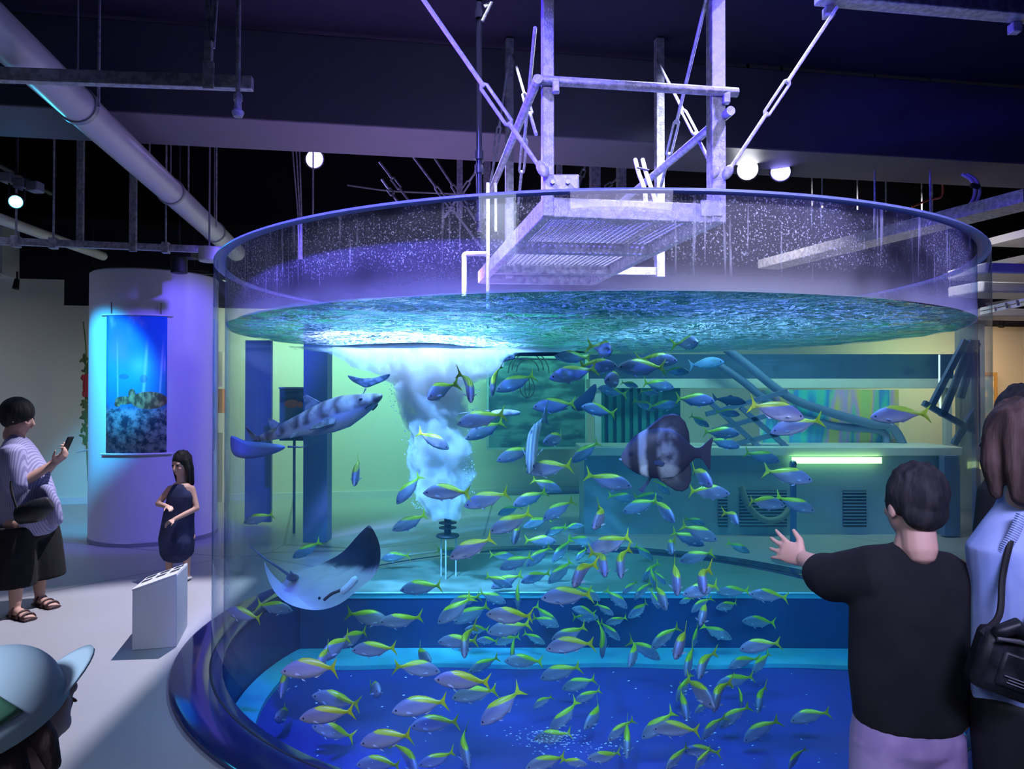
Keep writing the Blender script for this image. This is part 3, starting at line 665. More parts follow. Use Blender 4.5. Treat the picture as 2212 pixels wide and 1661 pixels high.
MB().tube(smooth_path([at(1970, 447, 7), at(2005, 432, 7), at(2034, 424, 7), at(2036, 395, 7), at(2037, 380, 7)]), 0.010, 8).build('pipe_run', M('copper_pipe_paint', (0.55, 0.12, 0.05), 0.5), t)
# ceiling cassettes of the gallery at far right
for i, (px, py, w_, h_, Y, lab, mt) in enumerate(((2195, 590, 1.1, 0.10, 7.2, 'upper pale ceiling cassette right of the tank', 'offwhite'), (2190, 628, 1.2, 0.12, 8.0, 'middle cream ceiling cassette right of the tank', 'white'), (2190, 680, 1.3, 0.10, 9.4, 'lowest cream ceiling cassette right of the tank', 'white'))):
    q = at(px, py, Y); b = MB(); b.box(q, (w_, 0.5, h_), Matrix.Rotation(RA, 3, 'Z')); o = b.build('ceiling_cassette', mt, bevel=0.02); tag(o, lab, 'air unit', 'ceiling units of the gallery')
t = thing('cable_ladder', 'twin bright rails of a cable ladder at far right', 'cable ladder', at(2180, 650, 7.0))
for dy in (0, 9):
    MB().bar(at(2120, 668 + dy, 7.6), at(2250, 640 + dy, 6.6), 0.025, 0.03).build('ladder_rail', 'mint', t, smooth=False)
for k in range(5): 
    f = k / 4; MB().bar(at(2125 + 24 * k, 668 - 6 * k, 7.6 - f), at(2128 + 24 * k, 676 - 6 * k, 7.55 - f), 0.02, 0.02).build('ladder_rung', 'grey', t, smooth=False)
t = thing('picture_frame', 'oak framed picture on the beige wall beside the tank', 'picture', at(2140, 870, 11))
q0, q1 = at(2118, 808, 12.15), at(2152, 925, 12.15)
c0 = (q0 + q1) / 2; wv, hv = abs(q1.x - q0.x), abs(q0.z - q1.z)
b = MB()
for k in (-1, 1):
    b.box(c0 + LX * (wv / 2 * k), (0.06, 0.05, hv + 0.06), Matrix.Rotation(RA, 3, 'Z')); b.box(c0 + V((0, 0, hv / 2 * k)), (wv, 0.05, 0.06), Matrix.Rotation(RA, 3, 'Z'))
b.build('frame_border', 'wood', t, smooth=False, bevel=0.006)
MB().box(c0, (wv, 0.02, hv), Matrix.Rotation(RA, 3, 'Z')).build('picture_print', mat_noise2('pale_abstract_print', (0.25, 0.45, 0.6), (0.7, 0.66, 0.5), 6), t, smooth=False)

# ------------------------------------------------------------------ white round column with the banner
cc = at(330, 850, 1.0); az = math.radians(-25.75); D_ = 8.69
CC = V((D_ * math.sin(az), D_ * math.cos(az), 0)); CR = 0.617
t = thing('round_column', 'white round column standing left of the tank, carrying a sea banner', 'column', CC)
MB().lathe([(0, 0), (CR, 0), (CR, 2.72), (CR - 0.02, 2.735), (0, 2.735)], CC, 96).build('drum', 'offwhite', t, sharp=50)
MB().lathe([(CR + 0.004, 0.0), (CR + 0.004, 0.04), (CR, 0.045)], CC, 96).build('floor_joint', 'grey', t)
def col_az(px):     # angle on the column where the ray at px meets it
    d = ray(px, 850); d.z = 0; d.normalize(); bq = d.dot(CC); disc = bq * bq - (CC.dot(CC) - CR * CR)
    p = d * (bq - math.sqrt(max(disc, 0.0))); return math.atan2(p.y - CC.y, p.x - CC.x), p
a0, pa = col_az(232); a1, pb = col_az(360)
zt, zb = at(296, 681, (pa.y + pb.y) / 2).z, at(296, 980, (pa.y + pb.y) / 2).z
if a1 < a0: a1 += 2 * PI
t = thing('sea_banner', 'long blue banner printed with a sea turtle, hung on the white column', 'banner', (pa + pb) / 2)
b = MB(); uvl = b.bm.loops.layers.uv.new('uv'); n = 24; g = []
for j in (0, 1): g.append([b.bm.verts.new((CC.x + (CR + 0.012 + 0.003 * math.sin(i * 0.9)) * math.cos(a0 + (a1 - a0) * i / n), CC.y + (CR + 0.012) * math.sin(a0 + (a1 - a0) * i / n), (zb, zt)[j])) for i in range(n + 1)])
for i in range(n):
    f = b.bm.faces.new((g[0][i], g[0][i + 1], g[1][i + 1], g[1][i]))
    for lp, uv in zip(f.loops, ((i / n, 0), ((i + 1) / n, 0), ((i + 1) / n, 1), (i / n, 1))): lp[uvl].uv = uv
o = b.build('print', 'poster', t); s_ = o.modifiers.new('thick', 'SOLIDIFY'); s_.thickness = 0.002; s_.offset = -1
for z_ in (zb, zt):
    MB().tube([V((CC.x + (CR + 0.018) * math.cos(a0 + (a1 - a0) * k / 10), CC.y + (CR + 0.018) * math.sin(a0 + (a1 - a0) * k / 10), z_)) for k in range(-1, 12)], 0.010, 8).build('batten', 'white', t)
for k in (0.1, 0.9):
    p = V((CC.x + (CR + 0.02) * math.cos(a0 + (a1 - a0) * k), CC.y + (CR + 0.02) * math.sin(a0 + (a1 - a0) * k), zt)); MB().cyl(p, p + V((0, 0, 0.12)), 0.004, n=6).build('cord', 'black', t)
# hanging garland in front of the back wall
t = thing('paper_garland', 'hanging garland of green leaves and a red cut-out against the cream wall', 'garland', at(188, 850, 9.8))
MB().tube(smooth_path([at(180, 695, 9.8), at(186, 760, 9.8), at(184, 850, 9.8), at(190, 1040, 9.8)]), 0.008, 8).build('cord', 'green', t)
rnd = random.Random(3); b = MB()
for i in range(70):
    y_ = 770 + i * 2.6 if i < 30 else 862 + (i - 30) * 2.4
    q = at(186 + rnd.uniform(-9, 9), y_, 9.8); b.ball(q, (0.045, 0.006, 0.02), 8, Matrix.Rotation(rnd.uniform(0, 3), 3, 'Y'))
b.build('leaves', 'green', t)
b = MB(); b.ball(at(188, 833, 9.78), (0.06, 0.012, 0.16), 14); b.ball(at(180, 815, 9.78), (0.03, 0.012, 0.04), 10); b.ball(at(182, 850, 9.78), (0.03, 0.012, 0.05), 10); b.build('red_figure', 'red', t)
t = thing('wall_rod', 'thin white banner rod poking out left of the column, lower one', 'rod', at(175, 974, 9))
MB().tube([at(166, 977, 9.0), at(192, 971, 8.8)], 0.010, 8).build('rod', 'white', t)

# ------------------------------------------------------------------ podium
t = thing('info_podium', 'low white podium with a slanted sign top, on the floor left of the tank', 'podium', on_plane(340, 1400, 0))
def fl(px, py): return on_plane(px, py, 0.0)
A_, B_ = fl(285, 1405), fl(381, 1398)
Cc = fl(405, 1352)
Dd = A_ + (Cc - B_)
def zat(p, py): return at(1106, py, p.y).z
zA, zB, zC = at(285, 1277, A_.y).z, at(381, 1243, B_.y).z, at(405, 1219, Cc.y).z
zD = zA + zC - zB
b = MB(); lo = [b.bm.verts.new(p) for p in (A_, B_, Cc, Dd)]
hi = [b.bm.verts.new((p.x, p.y, z)) for p, z in ((A_, zA), (B_, zB), (Cc, zC), (Dd, zD))]
for i in range(4): j = (i + 1) % 4; b.bm.faces.new((lo[i], lo[j], hi[j], hi[i]))
b.bm.faces.new(hi); b.bm.faces.new(lo[::-1]); b.build('podium_body', 'white', t, smooth=False, bevel=0.004)
nrm = (hiB := V((B_.x, B_.y, zB)), hiA := V((A_.x, A_.y, zA)), hiD := V((Dd.x, Dd.y, zD)), hiC := V((Cc.x, Cc.y, zC)))
nn = (hiB - hiA).cross(hiD - hiA).normalized(); nn = nn if nn.z > 0 else -nn
b = MB(); e = 0.006
for k0, k1 in ((0, 0.006),):
    lo = [b.bm.verts.new(p + nn * 0.001) for p in (hiA, hiB, hiC, hiD)]; hi = [b.bm.verts.new(p + nn * 0.010) for p in (hiA, hiB, hiC, hiD)]
    for i in range(4): j = (i + 1) % 4; b.bm.faces.new((lo[i], lo[j], hi[j], hi[i]))
    b.bm.faces.new(hi); b.bm.faces.new(lo[::-1])
b.build('sign_panel', 'white', t, smooth=False)
rnd = random.Random(5)
for i in range(9):
    b = MB()
    u_, v_ = (i % 3) / 3 + 0.07, (i // 3) / 3 + 0.40 * (1 if i < 99 else 0)
    if v_ > 0.95: continue
    P = [hiA.lerp(hiB, x).lerp(hiD.lerp(hiC, x), y) + nn * 0.0112 for x, y in ((u_, v_), (u_ + 0.22, v_), (u_ + 0.22, min(0.97, v_ + 0.16)), (u_, min(0.97, v_ + 0.16)))]
    Q = [p + nn * 0.0015 for p in P]
    l_ = [b.bm.verts.new(p) for p in P]; h_ = [b.bm.verts.new(p) for p in Q]
    for k in range(4): j = (k + 1) % 4; b.bm.faces.new((l_[k], l_[j], h_[j], h_[k]))
    b.bm.faces.new(h_); b.bm.faces.new(l_[::-1])
    b.build('printed_patch', 'ink', t, smooth=False)
# unseen floor lamp; its plate is added to cut a straight shadow edge
Lp = V((-1.9, 5.9, 3.8)); t = thing('cut_beam_lamp', 'unseen black ceiling lamp with an added plate cutting its beam by the podium', 'lamp', Lp)
b = MB(); b.lathe([(0.10, -0.02), (0.11, 0.10), (0.06, 0.24), (0.0, 0.25)], Lp, 24); b.cyl(Lp + V((0, 0, 0.2)), V((Lp.x, Lp.y, ZC)), 0.015, n=8); b.build('lamp_housing', 'black', t)
F1, F2 = V((-2.13, 6.3, 0)), V((-1.70, 1.9, 0)); k_ = 0.075
P1, P2 = Lp.lerp(F1, k_), Lp.lerp(F2, k_); b = MB(); Q = [P1, P2, P2 + V((0.45, 0, 0.06)), P1 + V((0.45, 0, 0.06))]
l_ = [b.bm.verts.new(p) for p in Q]; h_ = [b.bm.verts.new(p + V((0, 0, 0.003))) for p in Q]
for k in range(4): j = (k + 1) % 4; b.bm.faces.new((l_[k], l_[j], h_[j], h_[k]))
b.bm.faces.new(h_); b.bm.faces.new(l_[::-1]); b.build('beam_cut_plate', 'black', t, smooth=False)
# ================================================================== THE TANK
t = thing('aquarium_tank', 'large round open-topped acrylic fish tank sunk in a navy ring', 'aquarium', TC)
tank = t
NS = 160
MB().lathe([(R_OUT, 0.03), (R_OUT, RIM)], TC, NS).build('outer_wall', 'glass', t, sharp=80)
MB().lathe([(R_IN, PIT), (R_IN, RIM)], TC, NS).build('inner_wall', 'glassin', t, sharp=80)
MB().lathe([(R_IN, RIM), (R_IN + 0.006, RIM + 0.007), (R_OUT - 0.006, RIM + 0.007), (R_OUT, RIM), (R_OUT, RIM - 0.004)], TC, NS).build('rim', 'rimglass', t, sharp=80)
MB().lathe([(R_OUT - 0.055, 0.0), (R_OUT - 0.055, 0.022), (R_OUT + 0.012, 0.034), (R_PL - 0.02, 0.034), (R_PL, 0.026), (R_PL, 0.0)], TC, NS).build('plinth_ring', 'navy', t)
MB().lathe([(R_PL + 0.0005, 0.0), (R_PL + 0.0005, 0.006), (R_PL + 0.014, 0.006), (R_PL + 0.014, 0.0)], TC, NS).build('ring_edging', 'grey', t)
MB().lathe([(R_OUT, 0.034), (R_OUT + 0.010, 0.036), (R_OUT + 0.012, 0.033)], TC, NS).build('sealant', 'black', t)
# the pit below floor level
MB().lathe([(R_OUT, 0.02), (R_IN + 0.012, 0.018), (R_IN + 0.012, PIT - 0.03)], TC, NS).build('pit_wall', 'pitnavy', t, sharp=80)
MB().lathe([(0, PIT - 0.02), (R_IN + 0.012, PIT - 0.02)], TC, NS).build('pit_floor', 'pitblue', t, sharp=80)
def chord(y0, sag, inset=0.0, n=28):
    """front edge of the ledge: slightly curved line across the pool"""
    hw = math.sqrt((R_IN - 0.004) ** 2 - (y0 - TC.y) ** 2)
    out = []
    for i in range(n + 1):
        x = -hw + 2 * hw * i / n
        y = y0 - TC.y + sag * (1 - (x / hw) ** 2)
        out.append(V((TC.x + x, TC.y + y, 0)))
    return out
ch = chord(STEP_Y, 0.02)
def slab(outline, z0, z1, name, mat, parent, **k):
    b = MB(); lo = [b.bm.verts.new((p.x, p.y, z0)) for p in outline]; hi = [b.bm.verts.new((p.x, p.y, z1)) for p in outline]; n = len(outline)
    for i in range(n): j = (i + 1) % n; b.bm.faces.new((lo[i], lo[j], hi[j], hi[i]))
    b.bm.faces.new(hi); b.bm.faces.new(lo[::-1]); return b.build(name, mat, parent, smooth=False, **k)
def arc_back(r, n=48):
    a0 = math.atan2(ch[-1].y - TC.y, ch[-1].x - TC.x); a1 = math.atan2(ch[0].y - TC.y, ch[0].x - TC.x)
    return [V((TC.x + r * math.cos(a0 + (a1 - a0) * i / n), TC.y + r * math.sin(a0 + (a1 - a0) * i / n), 0)) for i in range(1, n)]
slab(ch + arc_back(R_IN - 0.004), PIT - 0.015, 0.020, 'ledge', 'pitnavy', t)
slab(ch + arc_back(R_IN - 0.004), 0.0205, 0.026, 'ledge_top', 'teal', t)
MB().tube([p + V((0, -0.006, 0.02)) for p in ch], 0.0065, 8, cap=True).build('ledge_nosing', 'cyanline', t)
lo_ = [p + V((0, -0.005, 0)) for p in ch]
strip = MB(); 
for i in range(len(lo_) - 1):
    a, b2 = lo_[i], lo_[i + 1]
    strip.bm.faces.new([strip.bm.verts.new((a.x, a.y, -0.02)), strip.bm.verts.new((b2.x, b2.y, -0.02)), strip.bm.verts.new((b2.x, b2.y, 0.012)), strip.bm.verts.new((a.x, a.y, 0.012))][::1])
strip.build('ledge_fascia', 'cyan', t, smooth=False)
# pale cyan skirting step along the foot of the ledge and round the left and right
ch2 = chord(STEP_Y, 0.02)
inner = []
hw = abs(ch2[0].x - TC.x)
b = MB(); R1, R2 = R_IN - 0.003, R_IN - 0.34
pts_o = [p + V((0, -0.004, 0)) for p in ch2]
pts_i = [V((TC.x + (p.x - TC.x) * 0.93, p.y - 0.33 - 0.02 * math.sin(i * 0.7), 0)) for i, p in enumerate(pts_o)]
def ring_pts(r, a0, a1, n): return [V((TC.x + r * math.cos(a0 + (a1 - a0) * i / n), TC.y + r * math.sin(a0 + (a1 - a0) * i / n), 0)) for i in range(n + 1)]
aL = math.atan2(pts_o[0].y - TC.y, pts_o[0].x - TC.x); aR = math.atan2(pts_o[-1].y - TC.y, pts_o[-1].x - TC.x)
Lo = ring_pts(R1, aL + PI * 0.42, aL, 24); Li = ring_pts(R2 + 0.22, aL + PI * 0.42, aL, 24); Li = [Li[i].lerp(pts_i[0], (i / 24) ** 3) for i in range(25)]
Ro = ring_pts(R1, aR, aR - PI * 0.30, 24); Ri = ring_pts(R2 + 0.12, aR, aR - PI * 0.30, 24); Ri = [Ri[i].lerp(pts_i[-1], (1 - i / 24) ** 3) for i in range(25)]
slab(Lo[:-1] + pts_o + Ro[1:] + (Li[:-1] + pts_i + Ri[1:])[::-1], PIT - 0.018, PIT + 0.012, 'floor_band', 'cyan', t)
# the water
b = MB(); R_W = R_IN - 0.006; nr, na = 60, 200
def wz(x, y):
    return WATER + 0.018 * noise.noise(V((x * 3.2, y * 3.2, 0.3))) + 0.005 * noise.noise(V((x * 9, y * 9, 1.7)))
rows = []
for j in range(1, nr + 1):
    r = R_W * j / nr
    rows.append([b.bm.verts.new((TC.x + r * math.cos(2 * PI * i / na), TC.y + r * math.sin(2 * PI * i / na), wz(r * math.cos(2 * PI * i / na), r * math.sin(2 * PI * i / na)))) for i in range(na)])
c0 = b.bm.verts.new((TC.x, TC.y, wz(0, 0)))
top = []
for i in range(na): top.append(b.bm.faces.new((c0, rows[0][i], rows[0][(i + 1) % na])))
for a, b2 in zip(rows, rows[1:]):
    for i in range(na): j = (i + 1) % na; top.append(b.bm.faces.new((a[i], b2[i], b2[j], a[j])))
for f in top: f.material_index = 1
zb_ = PIT + 0.0
bot = [b.bm.verts.new((v.co.x, v.co.y, PIT - 0.012)) for v in rows[-1]]
for i in range(na): j = (i + 1) % na; b.bm.faces.new((rows[-1][i], bot[i], bot[j], rows[-1][j]))
b.bm.faces.new(bot[::-1])
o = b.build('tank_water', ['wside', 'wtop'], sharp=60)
tag(o, 'clear blue-green water with a rippled surface filling the round tank', 'water', kind='stuff')

# ------------------------------------------------------------------ bubbler and plume
bub = at(967, 1157, 5.95)
t = thing('bubbler', 'dark round bubble nozzle on thin legs below the bubble column', 'bubbler', (bub.x, bub.y, 0.026))
b = MB(); b.lathe([(0.0, -0.012), (0.085, -0.012), (0.095, 0.0), (0.088, 0.010), (0.03, 0.014)], bub, 24)
b.build('foot_plate', 'black', t)
b = MB(); b.lathe([(0.028, 0.01), (0.028, 0.15), (0.034, 0.15), (0.034, 0.175), (0.0, 0.175)], bub, 20)
for zz in (0.06, 0.10): b.lathe([(0.028, zz), (0.072, zz), (0.072, zz + 0.008), (0.028, zz + 0.008)], bub, 20)
b.build('nozzle', 'black', t)
for k in range(3):
    a = k * 2 * PI / 3 + 0.4; q = bub + V((math.cos(a) * 0.07, math.sin(a) * 0.07, 0)); MB().cyl(V((q.x, q.y, 0.026)), q, 0.006, n=8).build('leg', 'pvc', t)
# rising plume, wide under the surface
prof = [(1118, 34), (1095, 46), (1060, 56), (1010, 62), (950, 62), (900, 66), (860, 74), (820, 96), (790, 130), (770, 175), (752, 250), (738, 330), (726, 380)]
Yp = 5.9
prof = [((prof[i][0] * (3 - j) + prof[i + 1][0] * j) / 3, (prof[i][1] * (3 - j) + prof[i + 1][1] * j) / 3) for i in range(len(prof) - 1) for j in range(3)] + [prof[-1]]
b = MB(); rings = []
for k, (py, hw_) in enumerate(prof):
    t_ = k / (len(prof) - 1)
    cx = 968 + (930 - 968) * min(1, t_ * 1.8) + (-25) * max(0, t_ - 0.6)
    c_ = at(cx, py, Yp); r = hw_ / F * Yp
    c_.z = min(c_.z, WATER - 0.035)
    ring = []
    for i in range(64):
        a = 2 * PI * i / 64
        rr = r * (1 + 0.40 * noise.noise(V((math.cos(a) * 1.3 + 3, math.sin(a) * 1.3, c_.z * 5))) + 0.30 * noise.noise(V((math.cos(a) * 3, math.sin(a) * 3, c_.z * 14))))
        ry = min(rr, 0.16 + 0.45 * rr)
        ring.append(V((c_.x + rr * math.cos(a), c_.y + ry * math.sin(a), c_.z + (0.0 if k == len(prof) - 1 else 0.02 * math.sin(3 * a)))))
    rings.append(ring)
b.rings(rings)
for v in b.bm.verts:
    dx, dy = v.co.x - TC.x, v.co.y - TC.y; rr = math.hypot(dx, dy)
    if rr > R_W - 0.06: f = (R_W - 0.06) / rr; v.co.x = TC.x + dx * f; v.co.y = TC.y + dy * f
o = b.build('bubble_plume', 'bubbles'); tag(o, 'rising cloud of fine bubbles spreading under the water surface', 'bubbles', kind='stuff')
b = MB(); rnd = random.Random(11)
for i in range(420):
    k = rnd.random() ** 1.3; py = 1100 - 330 * k; hw_ = 62 + 50 * k * k
    q = at(960 - 30 * k + rnd.choice((-1, 1)) * hw_ * rnd.uniform(0.75, 1.12), py, Yp - rnd.uniform(0.0, 0.2))
    bmesh.ops.create_icosphere(b.bm, subdivisions=1, radius=rnd.uniform(0.002, 0.006), matrix=Matrix.Translation(q))
o = b.build('bubble_beads', M('bright_bubble', (0.8, 0.9, 1.0), 0.15)); tag(o, 'scattered small bright bubbles along the edges of the plume', 'bubbles', kind='stuff')
# food flakes and small particles over the blue floor
b = MB(); rnd = random.Random(12)
for i in range(260):
    px = rnd.uniform(600, 1850); py = rnd.uniform(1450, 1655)
    if i < 150: px = rnd.gauss(1190, 45); py = rnd.gauss(1595, 14)
    elif i < 190: px = rnd.gauss(1300, 50); py = rnd.gauss(1615, 12)
    q = at(px, py, min(3.55, (0.36 + 1.5) * F / (py - 850) * 0.96 - rnd.uniform(0, 0.25)))
    s_ = rnd.uniform(0.0016, 0.004)
    bmesh.ops.create_icosphere(b.bm, subdivisions=1, radius=1, matrix=Matrix.Translation(q) @ Matrix.Rotation(rnd.uniform(-.4, .4), 4, 'Y') @ Matrix.Diagonal((s_ * 1.9, s_, s_ * 0.6, 1)))
o = b.build('food_flakes', M('pale_flake', (0.7, 0.85, 0.9), 0.3)); tag(o, 'tiny pale food flakes drifting over the blue tank floor', 'flakes', kind='stuff')

# ------------------------------------------------------------------ the hanging walkway above the water
ZW = 2.31
FLc, FRc = V((0.155, 3.22, 0)), V((0.925, 3.34, 0))
dl = (V((-0.215, 5.15, 0)) - FLc)
BLc, BRc = FLc + dl, FRc + dl * 0.97
def zz(p, z): return V((p.x, p.y, z))
t = thing('hanging_walkway', 'galvanised walkway with mesh deck hung on posts over the water', 'walkway', zz((FLc + BRc) / 2, ZW))
for a, c in ((FLc, FRc), (FRc, BRc), (BRc, BLc), (BLc, FLc)):
    MB().bar(zz(a, ZW), zz(c, ZW), 0.045, 0.085).build('deck_beam', 'galv', t, smooth=False, bevel=0.004)
for k in (0.42, 0.78):
    MB().bar(zz(FLc.lerp(BLc, k), ZW - 0.005), zz(FRc.lerp(BRc, k), ZW - 0.005), 0.05, 0.075).build('cross_beam', 'galv', t, smooth=False, bevel=0.004)
b = MB()
for i in range(1, 62): k = i / 62; b.bar(zz(FLc.lerp(BLc, k), ZW + 0.028), zz(FRc.lerp(BRc, k), ZW + 0.028), 0.006, 0.022)
for i in range(1, 26): k = i / 26; b.bar(zz(FLc.lerp(FRc, k), ZW + 0.028), zz(BLc.lerp(BRc, k), ZW + 0.028), 0.006, 0.022)
b.build('deck_grating', 'deck', t, smooth=False)
ztopp = 3.86
for p, wd, z1 in ((FLc, 0.050, ztopp), (FRc, 0.066, ztopp), (V((-0.018, 4.90, 0)), 0.052, ztopp), (V((0.98, 4.90, 0)), 0.056, ztopp)):
    MB().bar(zz(p, ZW - 0.04), zz(p, z1), wd, wd).build('post', 'galv', t, smooth=False, bevel=0.004)
pBL, pBR = BLc + (FLc - BLc) * 0.10 + V((0.06, 0, 0)), BRc + (FRc - BRc) * 0.10
MB().bar(zz(V((0.98, 4.90, 0)), ZW), zz(BRc + (FRc - BRc) * 0.18, ZW), 0.04, 0.05).build('link_bar', 'galv', t, smooth=False)
zr = at(1168, 182, FLc.y).z; zr2 = zr
dn = V((0, -0.045, 0))
MB().cyl(zz(FLc, zr) + dn + V((-0.06, 0.0, 0)), zz(FRc, zr) + dn + (FRc - FLc).normalized() * 0.09, 0.0205, n=18).build('rail', 'galv', t)
MB().cyl(zz(FLc, zr - 0.01) + V((-0.045, -0.08, 0)), zz(pBL, zr - 0.01) + V((-0.045, 0.1, 0)), 0.0205, n=18).build('rail', 'galv', t)
MB().cyl(zz(FRc, zr - 0.10) + V((0.045, -0.08, 0)), zz(pBR, zr - 0.10) + V((0.045, 0.25, 0)), 0.0205, n=18).build('rail', 'galv', t)
for p in (FLc, FRc):
    MB().box(zz(p, zr) + V((0.035, -0.04, -0.03)), (0.03, 0.035, 0.05)).build('rail_clamp', 'galv', t, bevel=0.004)
# gusset plate and bolts at the left front post
q = zz(FLc, at(1180, 400, FLc.y).z)
MB().box(q + V((0.06, -0.03, 0.0)), (0.15, 0.012, 0.075)).build('gusset_plate', 'galv', t, bevel=0.005)
MB().box(zz(FRc, ZW + 0.02) + V((-0.03, -0.035, 0.0)), (0.10, 0.012, 0.075)).build('gusset_plate', 'galv', t, bevel=0.005)
for dx in (0.02, 0.085): MB().cyl(q + V((dx, -0.03, 0)), q + V((dx, -0.055, 0)), 0.010, n=6).build('bolt', 'grey', t)
def turnbuckle(a, c, k0, k1, r=0.010):
    a, c = V(a), V(c); b = MB(); b.cyl(a, a.lerp(c, k0), r, n=10); b.cyl(a.lerp(c, k1), c, r, n=10)
    d = (c - a).normalized(); s = d.cross(V((0, 1, 0))).normalized() * r * 1.5; m0, m1 = a.lerp(c, k0 - 0.02), a.lerp(c, k1 + 0.02)
    for k in (-1, 1): b.tube([m0, m0.lerp(m1, 0.08) + s * k, m0.lerp(m1, 0.92) + s * k, m1], r * 0.8, 8)
    return b
for a, c, k0, k1, r in ((at(905, -15, 3.1), at(1172, 370, 3.19), 0.52, 0.72, 0.010), (at(1808, 16, 3.6), at(1572, 372, 3.31), 0.48, 0.66, 0.009),
      (at(1528, -10, 3.31), at(1428, 402, 4.5), 0.60, 0.78, 0.009), (at(1418, 128, 4.9), at(1545, 372, 3.30), 0.56, 0.74, 0.009),
      (at(1156, 60, 3.25), at(1120, 440, 4.8), 0.55, 0.75, 0.009), (at(1108, 118, 4.9), at(1158, 290, 3.3), 0.6, 0.8, 0.008),
      (at(1100, 120, 4.75), at(1060, 400, 4.9), 0.55, 0.75, 0.008)):
    turnbuckle(a, c, k0, k1, r).build('tie_rod', 'galv', t)
for q, s_ in ((at(1172, 365, 3.16), 0.04), (at(1572, 372, 3.27), 0.036), (at(1545, 374, 3.27), 0.028)):
    MB().ball(q, (s_ * 0.62, 0.012, s_), 14, Matrix.Rotation(-0.5 if q.x < .5 else 0.5, 3, 'Y')).build('tie_lug', 'galv', t)
# far bracing beyond the tank
t = thing('bracing_frame', 'crossed galvanised tie rods and stub posts behind the walkway, over the far rim', 'bracing', at(1250, 380, 6.6))
for a, c in (((880, 322), (1040, 535)), ((928, 325), (1056, 520)), ((820, 350), (890, 442)), ((825, 388), (862, 440)), ((1268, 342), (1250, 405)), ((1340, 380), (1290, 420)), ((960, 470), (1045, 345))):
    turnbuckle(at(*a, 6.9), at(*c, 6.7), 0.4, 0.62, 0.011).build('tie_rod', 'galv', t)
for px, y0, w_ in ((993, 355, 0.05), (1285, 342, 0.085), (1342, 345, 0.075), (1052, 385, 0.06), (1208, 360, 0.05)):
    q0, q1 = at(px, y0, 6.8), at(px, 470, 6.8); q0.z = ZC; MB().bar(q0, q1, w_, w_).build('stub_post', 'galv', t, smooth=False)
t = thing('riser_pipe', 'glossy dark vertical pipe with couplings, left of the walkway posts', 'pipe', at(1036, 400, 4.3))
MB().cyl(at(1035, -5, 4.3), at(1035, 500, 4.3), 0.017, n=16).build('pipe_run', 'blackgloss', t)
for py in (40, 345, 375, 480): q = at(1035, py, 4.3); MB().cyl(q, q + V((0, 0, 0.05)), 0.025, n=16).build('coupling', 'blackgloss', t)
MB().tube([at(1046, 14, 4.25), at(1062, 5, 4.25), at(1042, 46, 4.25)], 0.010, 8).build('side_branch', 'galv', t)
t = thing('inlet_pipe', 'white plastic elbow pipe entering the water under the walkway corner', 'pipe', at(1008, 560, 4.7))
MB().tube(smooth_path([at(1055, 548, 4.7), at(1020, 548, 4.7), at(1004, 550, 4.7), at(1003, 566, 4.7), at(1003, 640, 4.7)], 5), 0.016, 12).build('pipe_run', 'pvc', t)
t = thing('inlet_pipe', 'straight thin white pipe standing in the water beside the walkway', 'pipe', at(1054, 520, 4.2))
MB().cyl(at(1054, 395, 4.2), at(1054, 668, 4.2), 0.010, n=12).build('pipe_run', 'pvc', t)
MB().cyl(at(1071, 395, 4.5), at(1071, 500, 4.5), 0.008, n=12).build('pipe_branch', 'pvc', t)
t = thing('white_hoses', 'pair of white hoses tied together over the walkway deck', 'hose', at(1395, 420, 4.0))
for dx in (-8, 8): MB().tube(smooth_path([at(1380 + dx, 345, 4.2), at(1388 + dx, 375, 4.1), at(1400 + dx, 410, 4.0), at(1408 + dx * 1.6, 450, 3.9)]), 0.012, 10).build('hose', 'pvc', t)
MB().tube([at(1376, 362, 4.1), at(1402, 368, 4.1)], 0.006, 8).build('tie', 'black', t)
# ================================================================== BEYOND THE TANK
Rz = Matrix.Rotation(RA, 3, 'Z')
def pbox(px0, py0, px1, py1, Y, dy, name, mat, parent=None, **k):
    a, c = at(px0, py0, Y), at(px1, py1, Y); m = (a + c) / 2 + V((0, dy / 2, 0))
    return MB().box(m, (abs(c.x - a.x), dy, abs(a.z - c.z)), None).build(name, mat, parent, smooth=False, **k)
# reception kiosk
kd = at(1670, 1150, 7.9)
t = thing('reception_counter', 'long teal reception counter with pale top edge, seen through the water', 'counter', (kd.x, kd.y, 0))
pbox(1262, 985, 2075, 1156, 7.9, 0.6, 'counter_body', 'counter', t)
pbox(1255, 966, 2080, 985, 7.84, 0.72, 'counter_top', 'mint', t, bevel=0.01)
for k, (x0, x1) in enumerate(((1552, 1572), (1598, 1700), (1822, 1872))):
    g = pbox(x0, 1060, x1, 1138, 7.875, 0.02, 'vent_grille', 'black', t)
    b = MB(); 
    for i in range(11): b.box((at((x0 + x1) / 2, 1063 + i * 7, 7.865)), (abs(at(x1, 900, 7.86).x - at(x0, 900, 7.86).x), 0.012, 0.010))
    b.build('grille_slats', 'counter', g, smooth=False)
o = pbox(1712, 988, 1905, 1001, 7.80, 0.02, 'light_strip', EM('strip_light_glow', (1.0, 0.93, 0.35), 5.0), t)
t = thing('kiosk_canopy', 'pale horizontal kiosk canopy band above the counter, seen through the water', 'canopy', at(1700, 830, 8.7))
pbox(1275, 818, 2060, 838, 8.7, 0.5, 'canopy_band', 'mint', t)
pbox(1275, 765, 2060, 818, 8.95, 0.2, 'canopy_fascia', M('dark_teal_fascia', (0.03, 0.09, 0.18), 0.6), t)
for px in (1292, 2050): pbox(px - 7, 838, px + 7, 966, 8.75, 0.08, 'canopy_post', 'mint', t)
